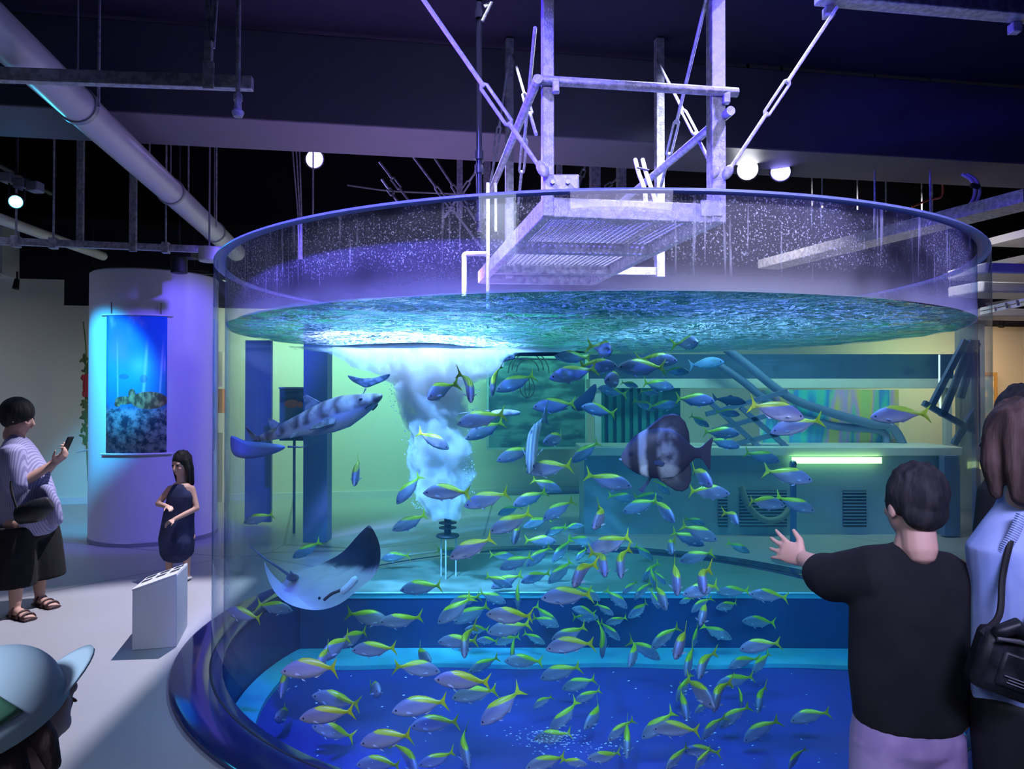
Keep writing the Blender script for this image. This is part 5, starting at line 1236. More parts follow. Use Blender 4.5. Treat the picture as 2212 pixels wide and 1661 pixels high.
MB().prism([(-.33, .04), (-.38, .06), (-.49, .155), (-.505, .14), (-.475, .03), (-.47, -.05), (-.46, -.19), (-.445, -.20), (-.38, -.085), (-.33, -.06)], 0.014).build('tail_fin', 'batfish', t)
for s in (-1, 1):
    b = MB().prism([(0, .02), (-.06, .03), (-.12, .0), (-.10, -.03), (0, -.02)], 0.008); b.move(Matrix.Translation(V((.16, s * .078, -.09))) @ Matrix.Rotation(s * -0.4, 4, 'Z')); b.build('pectoral_fin', 'darkfish', t)
    b = MB().prism([(0, .0), (-.03, .02), (.13, -.16), (.15, -.17), (.12, -.19)], 0.010); b.move(Matrix.Translation(V((.17, s * .03, -.22))) @ Matrix.Rotation(s * 0.15, 4, 'X')); b.build('pelvic_fin', 'darkfish', t)
    e_ = MB().ball((.395, s * .058, .012), (.024, .010, .024), 16).build('eye', 'eye', t)
MB().tube([(.502, .018, -.045), (.512, 0, -.047), (.502, -.018, -.045)], 0.010, 10).build('lips', 'paleskin', t)
finish(t, pxm(1341, 983, 1541, 975, 3.35, 0, 1.0))
# --- silver trevally, head on
def plain_fish(name, label, mat, sec, tailp, extra=None, finmat=None):
    t = thing(name, label, 'fish'); finmat = finmat or mat
    loft_fish(sec, 0.3, 18, 0.85).build('body', mat, t); bendy(MB().prism(tailp, 0.010), 0.3).build('tail_fin', finmat, t)
    MB().prism([(.12, .12), (.02, .19), (-.08, .13), (-.26, .05), (-.1, .09)], 0.008).build('dorsal_fin', finmat, t)
    MB().prism([(.0, -.11), (-.06, -.17), (-.12, -.11), (-.26, -.04), (-.1, -.08)], 0.008).build('anal_fin', finmat, t)
    for s in (-1, 1):
        MB().ball((.40, s * .036, .016), (.020, .010, .020), 12).build('eye', 'eye', t)
        b = MB().prism([(0, .012), (-.08, .008), (-.20, -.03), (-.06, -.014)], 0.006); b.move(Matrix.Translation(V((.22, s * .058, -.02))) @ Matrix.Rotation(s * -0.35, 4, 'Z')); b.build('pectoral_fin', finmat, t)
    return t
TV = [(x, z, h * 1.12, w_ * 1.0) for x, z, h, w_ in YT]
TT = [(-.34, .028), (-.42, .10), (-.51, .21), (-.46, .05), (-.45, .01), (-.46, -.05), (-.51, -.19), (-.42, -.08), (-.34, .0)]
t = plain_fish('silver_trevally', 'silver striped trevally facing the viewer nose-down in the middle of the tank', 'silver', TV, TT)
finish(t, fish_matrix(at(1151, 955, 4.1), V((-0.10, -0.80, -0.62)), 0.50, 0.0))
t = plain_fish('pale_trevally', 'pale green trevally heading right just under the far water surface', 'paleskin', [(x, z, h * 1.25, w_) for x, z, h, w_ in YT], TT)
finish(t, pxm(1562, 782, 1490, 790, 5.4, 15))
t = plain_fish('dark_fish', 'long dark fish passing behind the top of the bubble cloud, heading right', 'darkfish', [(x, z, h * 0.8, w_) for x, z, h, w_ in YT], TT)
finish(t, pxm(1113, 772, 985, 778, 5.9, 0))
t = plain_fish('dark_fish', 'small dark fish behind the school, right above the batfish', 'darkfish', YT, TT)
finish(t, pxm(1612, 870, 1540, 862, 5.9, 0))
def wing(name, label, pts, Y, th, mat, cat='ray', dz=0.0):
    """a ray's flat body given as outline points, domed"""
    t = thing(name, label, cat, at(sum(p[0] for p in pts) / len(pts), sum(p[1] for p in pts) / len(pts), Y))
    P = [at(x, y, Y + dz * i / len(pts)) for i, (x, y) in enumerate(pts)]; c_ = sum(P, V()) / len(P); b = MB(); n = len(P)
    lay = []
    for k, h in ((1.0, 0.0), (0.92, 0.5), (0.70, 0.85), (0.35, 1.0)):
        lay.append((k, h))
    def ring(k, h, s): return [b.bm.verts.new(c_ + (p - c_) * k + V((0, s * h * th, 0))) for p in P]
    mid = ring(1, 0, 0); prev = mid
    for s in (-1, 1):
        prev = mid
        for k, h in lay[1:]:
            r = ring(k, h, s)
            for i in range(n): j = (i + 1) % n; b.bm.faces.new((prev[i], prev[j], r[j], r[i]))
            prev = r
        b.bm.faces.new(prev)
    b.build('body', mat, t, subd=2); return t
t = wing('gliding_ray', 'blue-violet ray gliding at the left edge of the tank below the shark', [(495, 942), (500, 939), (508, 947), (535, 953), (575, 956), (606, 960), (624, 965), (606, 976), (580, 985), (545, 992), (516, 991), (497, 982)], 4.05, 0.035, M('blue_ray_skin', (0.12, 0.16, 0.42), 0.5))
MB().tube([at(622, 965, 4.05), at(650, 966, 4.1), at(668, 962, 4.15)], [0.006, 0.003, 0.001], 8).build('tail', 'darkfish', t)
t = wing('distant_ray', 'dark curved ray silhouette just above the shark, by the bubble cloud', [(745, 806), (762, 816), (790, 818), (822, 815), (850, 802), (838, 822), (812, 830), (790, 841), (780, 833), (757, 824)], 5.4, 0.02, 'darkfish')
MB().tube([at(790, 839, 5.4), at(785, 850, 5.4), at(776, 862, 5.4)], [0.006, 0.003, 0.001], 8).build('tail', 'darkfish', t)
t = wing('distant_ray', 'dark wing of a ray banking behind the centre of the school', [(1225, 880), (1250, 858), (1275, 836), (1288, 824), (1291, 838), (1284, 862), (1272, 884), (1248, 892)], 5.6, 0.02, 'darkfish')
MB().tube([at(1226, 882, 5.6), at(1195, 892, 5.6), at(1170, 894, 5.6)], [0.006, 0.003, 0.001], 8).build('tail', 'darkfish', t)
t = wing('stingray', 'pale stingray with a long thin tail pointing left, in mid tank', [(1055, 888), (1080, 883), (1110, 884), (1130, 890), (1120, 898), (1090, 900), (1065, 898)], 5.2, 0.03, 'pfin')
MB().tube([at(1057, 888, 5.2), at(1030, 889, 5.2), at(992, 893, 5.2)], [0.008, 0.004, 0.0015], 8).build('tail', 'darkfish', t)
# ================================================================== PEOPLE
def skull(b, c, fwd, s=1.0, up=V((0, 0, 1))):
    """head with brow, nose, jaw, ears; c centre of the skull, s=1 for an adult head 0.23 m tall"""
    f = V(fwd).normalized(); r = f.cross(up).normalized(); u = r.cross(f)
    R = Matrix((r, f, u)).transposed()
    def P(x, y, z): return V(c) + R @ V((x * s, y * s, z * s))
    b.ball(P(0, -0.012, 0.022), (0.075 * s, 0.093 * s, 0.088 * s), 20, R)
    b.ball(P(0, 0.018, -0.035), (0.060 * s, 0.068 * s, 0.072 * s), 18, R)
    b.ball(P(0, 0.050, -0.082), (0.030 * s, 0.026 * s, 0.024 * s), 12, R)
    b.limb([P(0, 0.080, 0.005), P(0, 0.096, -0.025), P(0, 0.098, -0.034)], [0.010 * s, 0.013 * s, 0.015 * s], 10)
    for k in (-1, 1):
        b.ball(P(0.074 * k, -0.005, -0.012), (0.009 * s, 0.018 * s, 0.030 * s), 10, R)
        b.ball(P(0.034 * k, 0.062, -0.028), (0.022 * s, 0.018 * s, 0.018 * s), 10, R)
        b.ball(P(0.030 * k, 0.070, 0.022), (0.022 * s, 0.012 * s, 0.008 * s), 10, R)
    b.ball(P(0, 0.080, -0.058), (0.022 * s, 0.012 * s, 0.007 * s), 10, R)
    b.limb([P(0, -0.022, -0.06), P(0, -0.032, -0.135)], [0.050 * s, 0.052 * s], 14)
    return P, R
def face_parts(P, R, s, t):
    for k in (-1, 1):
        MB().ball(P(0.030 * k, 0.076, 0.004), (0.013 * s, 0.010 * s, 0.008 * s), 10, R).build('eye', 'eye', t)
    MB().ball(P(0, 0.090, -0.058), (0.020 * s, 0.004 * s, 0.0045 * s), 10, R).build('lips', M('lips_skin', (0.42, 0.16, 0.14), 0.5) if 'lips_skin' not in bpy.data.materials else bpy.data.materials['lips_skin'], t)
def hair_cap(P, R, s, t, mat, style='short', seed=0):
    b = MB(); rn = random.Random(seed)
    if style == 'nape':
        b.limb([P(0, -0.050, -0.01), P(0, -0.062, -0.07), P(0, -0.055, -0.12)], [(0.086 * s, 0.055 * s), (0.086 * s, 0.048 * s), (0.070 * s, 0.034 * s)], 18, side=R @ V((1, 0, 0)))
        for k in (-1, 1): b.limb([P(0.074 * k, 0.0, 0.0), P(0.080 * k, 0.0, -0.05), P(0.072 * k, -0.005, -0.11)], [0.022 * s, 0.024 * s, 0.016 * s], 12)
        return b.build('hair', mat, t, remesh=0.006)
    b.ball(P(0, -0.024, 0.038), (0.086 * s, 0.098 * s, 0.094 * s), 24, R)
    if style == 'short':
        b.ball(P(0, -0.060, -0.015), (0.074 * s, 0.050 * s, 0.060 * s), 18, R)
        for k in (-1, 1): b.ball(P(0.068 * k, 0.0, 0.010), (0.014 * s, 0.035 * s, 0.045 * s), 12, R)
    else:
        ln = 0.13 if style == 'bob' else 0.22
        b.limb([P(0, -0.045, 0.03), P(0, -0.060, -0.05), P(0, -0.062, -ln)], [(0.086 * s, 0.060 * s), (0.090 * s, 0.050 * s), (0.076 * s, 0.034 * s)], 18, side=R @ V((1, 0, 0)))
        for k in (-1, 1): b.limb([P(0.070 * k, 0.005, 0.04), P(0.080 * k, 0.0, -0.04), P(0.072 * k, -0.005, -ln * 0.92)], [0.026 * s, 0.028 * s, 0.016 * s], 12)
    for i in range(46):
        a = rn.uniform(0, 2 * PI); e_ = rn.uniform(0.05, 1.4)
        d = V((math.cos(a) * math.cos(e_), math.sin(a) * math.cos(e_), math.sin(e_)))
        if d.y > 0.55 and d.z < 0.6: continue
        q = P(d.x * 0.078, -0.024 + d.y * 0.088, 0.038 + d.z * 0.085)
        b.ball(q, (0.014 * s, 0.014 * s, 0.024 * s), 8)
    o = b.build('hair', mat, t, remesh=0.006 * max(s, .8)); return o
def hand(b, wrist, dirv, palm, thumb_side, s=1.0, curl=0.25, spread=0.16, curls=None):
    """palm and five separate fingers; dirv points to the fingertips, palm = palm normal, thumb_side = direction of the thumb"""
    d = V(dirv).normalized(); n = (V(palm) - d * V(palm).dot(d)).normalized(); w_ = V(thumb_side); w_ = (w_ - d * w_.dot(d) - n * w_.dot(n)).normalized()
    W = V(wrist)
    def P(x, y, z): return W + (w_ * x + d * y + n * z) * s
    b.limb([P(0, -0.01, 0), P(0, 0.02, 0), P(0.0, 0.055, 0.002), P(0, 0.082, 0.0)], [(0.026 * s, 0.018 * s), (0.034 * s, 0.017 * s), (0.040 * s, 0.015 * s), (0.038 * s, 0.011 * s)], 14, side=w_)
    for i, (x, L, r) in enumerate(((0.030, 0.074, 0.0088), (0.010, 0.082, 0.0090), (-0.011, 0.076, 0.0086), (-0.030, 0.060, 0.0076))):
        a = spread * (1.5 - i) * 0.62; c_ = curls[i] if curls else curl * (0.8 + 0.18 * i)
        p = P(x, 0.078, 0.0); dd = (d * math.cos(a) + w_ * math.sin(a)); pts = [p - dd * 0.015 * s, p]; ang = 0
        for seg in (0.46, 0.30, 0.24):
            ang += c_; p = p + (dd * math.cos(ang) + n * math.sin(ang)) * L * seg * s; pts.append(p)
        b.limb(pts, [r * s * 1.05, r * s * 1.08, r * s, r * s * 0.92, r * s * 0.78], 10)
    p = P(0.026, 0.018, 0.004); dd = (w_ * 0.72 + d * 0.62 + n * 0.25).normalized(); q = p + dd * 0.036 * s; d2 = (w_ * 0.42 + d * 0.88 + n * 0.18).normalized()
    b.limb([p - dd * 0.012 * s, q, q + d2 * 0.028 * s, q + d2 * 0.050 * s], [0.0150 * s, 0.0118 * s, 0.0098 * s, 0.0078 * s], 10)
def foot(b, ankle, fwd, s=1.0):
    f = V(fwd).normalized(); A = V(ankle); side = V((-f.y, f.x, 0)); z0 = 0.022 * s
    b.limb([A + V((0, 0, 0.04)) * s, V((A.x, A.y, z0 + 0.03 * s))], [0.034 * s, 0.034 * s], 12)
    g = V((A.x, A.y, 0))
    b.limb([g - f * 0.035 * s + V((0, 0, z0 + 0.012)), g + f * 0.05 * s + V((0, 0, z0 + 0.020)), g + f * 0.12 * s + V((0, 0, z0 + 0.008)), g + f * 0.165 * s + V((0, 0, z0 + 0.002))], [(0.030 * s, 0.026 * s), (0.034 * s, 0.028 * s), (0.042 * s, 0.018 * s), (0.038 * s, 0.012 * s)], 14, side=side)
    for i in range(5):
        x = (0.026 - i * 0.013) * s; L = (0.018 - 0.003 * i) * s
        q = g + f * (0.178 - 0.006 * i) * s + side * x + V((0, 0, z0)); b.ball(q, (0.008 * s, 0.008 * s, 0.008 * s), 8); b.ball(q + f * L * 0.5, 0.0072 * s, 8)

# ---------------------------------------------------------------- boy in black with his arm stretched to the glass
t = thing('person', 'boy in black t-shirt and lavender shorts, seen from behind, reaching towards the glass', 'person', V((1.09, 2.04, 0)))
b = MB(); Yb = 2.02; fw = V((-0.05, 1, 0)).normalized(); side = V((1, 0.05, 0)).normalized()
hc = at(1971, 1090, Yb - 0.01)
P, R = skull(b, hc, V((-0.12, 1, -0.02)), 0.86)
pel, ches, nk = at(1958, 1560, Yb), at(1966, 1320, Yb), at(1972, 1195, Yb)
b.limb([pel + V((0, 0, -0.02)), at(1960, 1450, Yb), ches, at(1970, 1250, Yb)], [(0.125, 0.090), (0.110, 0.080), (0.128, 0.085), (0.120, 0.070)], 18, side=side)
b.limb([nk + V((0, 0, -0.05)), at(1971, 1165, Yb - 0.01)], [(0.070, 0.055), 0.044], 14, side=side)
shL, shR = at(1878, 1232, Yb), at(2062, 1240, Yb)
elL, wrL = at(1796, 1234, 2.12), at(1738, 1208, 2.24)
b.limb([shL, shL.lerp(elL, 0.5), elL], [0.046, 0.040, 0.034], 14); b.limb([elL, elL.lerp(wrL, 0.5), wrL], [0.034, 0.031, 0.025], 14)
hd = (at(1664, 1174, 2.36) - at(1738, 1208, 2.24)).normalized()
hand(b, wrL + hd * 0.01, hd, V((-0.25, 0.95, 0.10)), V((0.15, 0, 1)), 0.90, 0.10, 0.30, [0.10, 0.10, 0.14, 0.18])
elR, wrR = at(2100, 1385, Yb + 0.02), at(2092, 1500, Yb)
b.limb([shR, shR.lerp(elR, 0.5), elR], [0.048, 0.040, 0.034], 14); b.limb([elR, elR.lerp(wrR, 0.5), wrR], [0.034, 0.030, 0.024], 14)
hand(b, wrR, V((-0.10, 0.05, -1)), V((-1, 0.2, 0)), V((0, 1, 0)), 0.85, 0.35, 0.08)
for k, px in ((-1, 1915), (1, 2005)):
    hp = at(px, 1580, Yb); kn = V((hp.x, Yb + 0.01, 0.34)); an = V((hp.x, Yb - 0.02, 0.07))
    b.limb([hp, kn, V((an.x, an.y - 0.01, 0.22)), an], [0.075, 0.050, 0.044, 0.030], 14); foot(b, an, V((0.1 * k, 1, 0)), 0.85)
o = b.build('body', 'skin', t, remesh=0.0045)
hair_cap(P, R, 0.86, t, 'hair', 'short', 1); face_parts(P, R, 0.86, t)
b = MB()
b.limb([at(1966, 1550, Yb), at(1961, 1450, Yb), at(1965, 1320, Yb), at(1968, 1245, Yb), at(1971, 1200, Yb)], [(0.150, 0.112), (0.158, 0.115), (0.162, 0.118), (0.150, 0.098), (0.075, 0.062)], 26, side=side)
sl_end = elL.lerp(wrL, 0.15) + V((0.03, -0.02, -0.01))
b.limb([shL + V((0.07, 0, -0.01)), shL + V((0.0, 0, -0.01)), shL.lerp(elL, 0.55) + V((0, 0, -0.015)), elL + V((0.0, 0, -0.018)), elL.lerp(wrL, 0.25) + V((0, 0, -0.015))], [0.082, 0.078, 0.072, 0.070, 0.064], 20)
b.limb([shR + V((-0.05, 0, 0.005)), shR + V((0.03, 0, -0.05)), shR.lerp(elR, 0.75), elR + V((-0.005, 0, -0.03))], [(0.072, 0.066), (0.066, 0.070), (0.060, 0.066), (0.056, 0.062)], 20, side=V((0, 1, 0)))
for v in b.bm.verts:
    v.co += V((noise.noise(v.co * 6) * 0.010, noise.noise(v.co * 6 + V((5, 0, 0))) * 0.010, 0))
b.build('tshirt', 'tee', t, remesh=0.007)
MB().tube([at(1971, 1196, Yb) + V((math.cos(a) * 0.056, math.sin(a) * 0.050, 0.012 + 0.006 * math.sin(a))) for a in (2 * PI * i / 24 for i in range(25))], 0.007, 8).build('collar', 'tee', t)
b = MB()
b.limb([at(1958, 1535, Yb), at(1958, 1600, Yb)], [(0.140, 0.105), (0.150, 0.108)], 22, side=side)
for px in (1908, 2010):
    hp = at(px, 1580, Yb); b.limb([hp, hp + V((0, 0, -0.14)), V((hp.x, Yb, 0.36))], [(0.082, 0.092), (0.086, 0.096), (0.088, 0.096)], 20, side=side)
b.build('shorts', 'shorts', t, remesh=0.007)
for px in (1915, 2005):
    hp = at(px, 1580, Yb); g = V((hp.x, Yb + 0.045, 0.018)); b = MB()
    b.limb([g + V((0, -0.075, 0.01)), g + V((0, 0.02, 0.02)), g + V((0, 0.12, 0.012))], [(0.036, 0.020), (0.040, 0.030), (0.040, 0.020)], 16, side=V((1, 0, 0))); b.build('shoe', 'black', t)

# ---------------------------------------------------------------- woman in light blue at the right edge
t = thing('person', 'woman with brown bob, light blue blouse and black shoulder bag at the right edge', 'person', V((1.42, 1.95, 0)))
Yw = 1.95; b = MB(); fwd = V((-0.22, 0.97, 0)).normalized(); side = V((fwd.y, -fwd.x, 0))
hc = at(2196, 968, Yw); P, R = skull(b, hc, fwd, 0.98)
def ww(px, py, dy=0.0): return at(px, py, Yw + dy)
b.limb([ww(2240, 1520), ww(2238, 1400), ww(2236, 1250), ww(2226, 1158)], [(0.140, 0.105), (0.115, 0.09), (0.145, 0.09), (0.125, 0.06)], 18, side=side)
b.limb([ww(2222, 1135), ww(2206, 1045)], [(0.06, 0.052), 0.048], 14, side=side)
s1 = ww(2204, 1172, 0.0); e1 = ww(2164, 1262, 0.12); w1 = ww(2132, 1305, 0.32)
b.limb([s1, s1.lerp(e1, 0.5), e1], [0.036, 0.040, 0.036]); b.limb([e1, e1.lerp(w1, 0.5), w1], [0.035, 0.032, 0.026])
hand(b, w1, (w1 - e1) + V((0, 0.0, -0.02)), V((0.5, 0.5, -0.5)), V((-0.3, 0.3, 0.9)), 0.92, 0.35, 0.08)
s2 = ww(2290, 1180); e2 = ww(2300, 1330, 0.05); w2 = ww(2240, 1420, 0.1)
b.limb([s2, s2.lerp(e2, 0.5), e2], [0.048, 0.042, 0.036]); b.limb([e2, e2.lerp(w2, 0.5), w2], [0.035, 0.032, 0.026]); hand(b, w2, V((-0.6, 0.3, 0.1)), V((-.3, -.8, 0)), V((0, 0, 1)), 0.92, 0.4, 0.08)
for dx in (-0.07, 0.08):
    hp = ww(2240, 1520) + side * dx; kn = V((hp.x, hp.y + 0.01, 0.42)); an = V((hp.x, hp.y, 0.08)); b.limb([hp, kn, V((an.x, an.y, 0.26)), an], [0.088, 0.058, 0.05, 0.034], 14); foot(b, an, fwd, 0.95)
b.build('body', 'skin', t, remesh=0.006)
hair_cap(P, R, 1.02, t, 'hairb', 'bob', 4); face_parts(P, R, 0.98, t)
b = MB()
b.limb([ww(2246, 1500), ww(2240, 1400), ww(2236, 1260), ww(2226, 1165), ww(2220, 1118), ww(2214, 1082)], [(0.180, 0.130), (0.165, 0.120), (0.175, 0.125), (0.172, 0.118), (0.120, 0.090), (0.068, 0.066)], 24, side=side)
b.limb([s1 + V((0.08, 0, 0.0)), s1 + V((0.01, 0, 0.008)), s1.lerp(e1, 0.5) + V((0, 0, -0.008)), e1 + V((0, -0.01, -0.012))], [0.098, 0.090, 0.076, 0.062], 18)
b.limb([s2, s2.lerp(e2, 0.5), e2], [(0.066, 0.070), (0.066, 0.074), (0.060, 0.066)], 18)
for v in b.bm.verts: v.co += V((noise.noise(v.co * 9) * 0.014, noise.noise(v.co * 9 + V((5, 0, 0))) * 0.014, 0))
bl = b.build('blouse', 'blouse', t, remesh=0.006)
b = MB()     # ruffle along the left shoulder
ruf = smooth_path([ww(2208, 1112, -0.085), ww(2192, 1150, -0.085), ww(2172, 1185, -0.075), ww(2158, 1215, -0.06)], 8)
for i, p in enumerate(ruf): b.ball(p + V((-0.008, -0.01, 0)), (0.016, 0.010, 0.005), 8, Matrix.Rotation(0.5, 3, 'Y'))
b.build('ruffle_trim', 'blouse', bl)
b = MB()
for dx in (-0.07, 0.08):
    hp = ww(2240, 1500) + side * dx; b.limb([hp, V((hp.x, hp.y, 0.42)), V((hp.x, hp.y, 0.12))], [(0.105, 0.110), (0.090, 0.095), (0.085, 0.09)], 18, side=side)
b.build('trousers', 'black', t, remesh=0.008)
for dx in (-0.07, 0.08):
    hp = ww(2240, 1520) + side * dx; g = V((hp.x, hp.y, 0.02)); MB().limb([g - fwd * 0.05 + V((0, 0, .01)), g + fwd * 0.06 + V((0, 0, .02)), g + fwd * 0.17], [(0.04, 0.022), (0.042, 0.03), (0.042, 0.018)], 14, side=side).build('shoe', 'black', t)
tb = thing('shoulder_bag', 'black nylon shoulder bag with grey zip pocket, hanging on the woman at right', 'bag', ww(2175, 1430, -0.12))
q = ww(2172, 1432, -0.15)
b = MB(); Rb = Matrix.Rotation(0.32, 3, 'Y') @ Matrix.Rotation(-0.2, 3, 'Z')
b.box(q, (0.150, 0.075, 0.150), Rb); o = b.build('bag_body', 'bag', tb, bevel=0.022)
MB().box(q + V((0.012, -0.042, -0.012)), (0.105, 0.016, 0.085), Rb).build('front_pocket', 'bag', tb, bevel=0.008)
b = MB(); b.limb([q + V((-0.035, -0.03, 0.085)), q + V((0.0, -0.035, 0.100)), q + V((0.045, -0.03, 0.065))], [0.016, 0.020, 0.016], 14); b.build('rolled_flap', 'bag', tb)
MB().tube([q + V((-0.05, -0.048, 0.075)), q + V((0.0, -0.052, 0.07)), q + V((0.055, -0.048, 0.045))], 0.004, 8).build('zip', 'steel', tb)
for i in range(3): MB().box(q + V((-0.010 + 0.002 * i, -0.052, -0.020 - 0.008 * i)), (0.050 - 0.012 * (i % 2), 0.002, 0.0022), Rb).build('printed_line', 'grey', tb, smooth=False)
MB().tube(smooth_path([q + V((-0.06, 0, 0.07)), ww(2158, 1330, -0.13), ww(2166, 1245, -0.10), ww(2186, 1160, -0.09), ww(2206, 1120, -0.02)]), 0.008, 8).build('strap', 'black', tb)
MB().tube(smooth_path([q + V((0.07, 0, 0.05)), ww(2215, 1360, -0.13), ww(2260, 1280, -0.14)]), 0.008, 8).build('strap', 'black', tb)
# ---------------------------------------------------------------- person behind her
t = thing('person', 'dark-haired person in black half hidden behind the woman in light blue', 'person', V((1.95, 2.85, 0)))
Yd = 2.85; b = MB(); hc = at(2196, 905, Yd); P, R = skull(b, hc, V((-0.3, 1, 0)), 0.98)
b.limb([at(2215, 1300, Yd), at(2212, 1150, Yd), at(2205, 1040, Yd)], [(0.14, 0.10), (0.16, 0.10), (0.13, 0.07)], 16, side=V((1, 0, 0)))
b.limb([at(2202, 1020, Yd), at(2198, 960, Yd)], [0.055, 0.05])
for px in (2185, 2245): hp = at(px, 1300, Yd); b.limb([hp, V((hp.x, Yd, 0.4)), V((hp.x, Yd, 0.08))], [0.08, 0.055, 0.035], 12); foot(b, V((hp.x, Yd, 0.08)), V((0, 1, 0)), 0.95)
for px, k in ((2158, -1), (2262, 1)): sh = at(px, 1055, Yd); b.limb([sh, sh + V((0.02 * k, 0, -0.24)), sh + V((0.0, 0.05, -0.46))], [0.045, 0.036, 0.026], 12); hand(b, sh + V((0, 0.05, -0.46)), V((0, 0.1, -1)), V((-k, 0, 0)), V((0, 1, 0)), 0.92, 0.3)
b.build('body', 'skin', t, remesh=0.009); hair_cap(P, R, 1.0, t, 'hair', 'short', 6); face_parts(P, R, 0.98, t)
b = MB(); b.limb([at(2215, 1330, Yd), at(2212, 1150, Yd), at(2205, 1050, Yd), at(2202, 1015, Yd)], [(0.175, 0.13), (0.185, 0.125), (0.16, 0.09), (0.07, 0.06)], 18, side=V((1, 0, 0)))
for px, k in ((2158, -1), (2262, 1)): sh = at(px, 1055, Yd); b.limb([sh, sh + V((0.02 * k, 0, -0.22))], [0.062, 0.058], 12)
b.build('tshirt', 'tee', t, remesh=0.009)
b = MB()
for px in (2185, 2245): hp = at(px, 1300, Yd); b.limb([hp, V((hp.x, Yd, 0.4)), V((hp.x, Yd, 0.12))], [0.1, 0.085, 0.075], 14)
b.build('trousers', 'black', t, remesh=0.01)

# ---------------------------------------------------------------- woman filming at left
t = thing('person', 'person in striped blouse and wide black trousers holding up a phone at left', 'person', at(50, 1300, 5.2) * 1.0)
Yp_ = 5.2; fw = V((0.96, 0.20, 0)).normalized(); side = V((-fw.y, fw.x, 0)); b = MB()
def pp(px, py, dy=0.0): return at(px, py, Yp_ + dy)
hc = pp(42, 902); P, R = skull(b, hc, (fw + V((0, 0, -0.18))), 0.98)
b.limb([pp(56, 1120), pp(50, 1070), pp(40, 1010), pp(36, 970)], [(0.15, 0.12), (0.13, 0.11), (0.15, 0.11), (0.14, 0.08)], 18, side=side)
b.limb([pp(36, 958), pp(38, 935)], [0.055, 0.05])
for dy, sh, el, wr in ((-0.15, (26, 975), (38, 1050), (118, 1000)), (0.14, (46, 972), (84, 1035), (124, 990))):
    S_, E_, W_ = pp(*sh, dy), pp(*el, dy), pp(*wr, dy * 0.25)
    b.limb([S_, S_.lerp(E_, 0.5), E_], [0.050, 0.044, 0.038]); b.limb([E_, E_.lerp(W_, 0.5), W_], [0.038, 0.034, 0.026])
    hand(b, W_, V((0.75, -dy * 0.6, 0.62)), V((-0.35, -dy, 0.2)), V((-0.6, 0, 0.8)), 0.95, 0.55, 0.06)
for (hx, hy), (ax, ay), dy in (((40, 1130), (33, 1296), -0.12), ((78, 1130), (86, 1272), 0.12)):
    A = on_plane(ax, ay + 8, 0.09); H_ = pp(hx, hy, dy); b.limb([H_, V(((H_.x + A.x) / 2, (H_.y + A.y) / 2, 0.36)), A], [0.095, 0.062, 0.036], 14); foot(b, A, V((0.85, -0.45, 0)), 0.98)
    g = V((A.x, A.y, 0)); f_ = V((0.85, -0.45, 0)).normalized(); sd = V((-f_.y, f_.x, 0)); 
    so = MB().limb([g - f_ * 0.045 + V((0, 0, 0.010)), g + f_ * 0.06 + V((0, 0, 0.010)), g + f_ * 0.18 + V((0, 0, 0.010))], [(0.036, 0.011), (0.040, 0.011), (0.046, 0.011)], 16, side=sd).build('sandal', 'sandal', t)
    for a0_ in (0.02, 0.10, 0.15):
        MB().tube([g + f_ * a0_ + sd * (0.046 * math.cos(q)) + V((0, 0, 0.012 + (0.066 - a0_ * 0.20) * math.sin(q))) for q in (PI * i / 10 for i in range(11))], 0.007, 8).build('sandal_strap', 'sandal', so)
b.build('body', 'skin', t, remesh=0.007)
hair_cap(P, R, 1.14, t, 'hair', 'short', 9); face_parts(P, R, 0.98, t)
b = MB()
b.limb([pp(64, 1128), pp(56, 1070), pp(44, 1010), pp(38, 975), pp(36, 952), pp(36, 944)], [(0.20, 0.20), (0.19, 0.185), (0.19, 0.15), (0.17, 0.11), (0.09, 0.08), (0.06, 0.06)], 24, side=side)
b.limb([pp(96, 1060, -0.1), pp(112, 1090, -0.1), pp(118, 1125, -0.1)], [0.05, 0.055, 0.045], 14)
for dy, sh, el in ((-0.15, (26, 975), (38, 1050)), (0.14, (46, 972), (84, 1035))):
    S_, E_ = pp(*sh, dy), pp(*el, dy); b.limb([S_, S_.lerp(E_, 0.5), E_], [(0.078, 0.085), (0.08, 0.09), (0.072, 0.08)], 16)
for v in b.bm.verts: v.co += V((noise.noise(v.co * 7) * 0.02, noise.noise(v.co * 7 + V((5, 0, 0))) * 0.02, 0))
b.build('blouse', 'stripes', t, remesh=0.010)
b = MB(); b.limb([pp(60, 1112), pp(62, 1140)], [(0.165, 0.15), (0.175, 0.16)], 18, side=side)
for (hx, hy), (ax, ay), dy in (((32, 1135), (26, 1250), -0.13), ((88, 1135), (92, 1232), 0.12)):
    H_ = pp(hx, hy, dy); A = pp(ax, ay + 14, dy); b.tube([H_, H_.lerp(A, 0.3), H_.lerp(A, 0.65), A], [(0.12, 0.115), (0.14, 0.130), (0.15, 0.140), (0.155, 0.150)], 20, side=side)
b.build('trousers', 'tee', t, remesh=0.010)
tb = thing('belt_bag', 'dark crossbody bag slung on the striped blouse at left', 'bag', pp(75, 1100, -0.22))
MB().limb([pp(40, 1114, -0.225), pp(75, 1104, -0.235), pp(106, 1088, -0.21)], [(0.060, 0.035), (0.078, 0.045), (0.055, 0.035)], 16, side=V((0, 0, 1))).build('bag_body', 'bag', tb)
MB().tube(smooth_path([pp(38, 1104, -0.24), pp(24, 1050, -0.23), pp(34, 985, -0.16), pp(44, 958, 0)]), 0.008, 8).build('strap', 'black', tb)
tp = thing('smartphone', 'black phone held up by the person at left', 'phone', pp(145, 962))
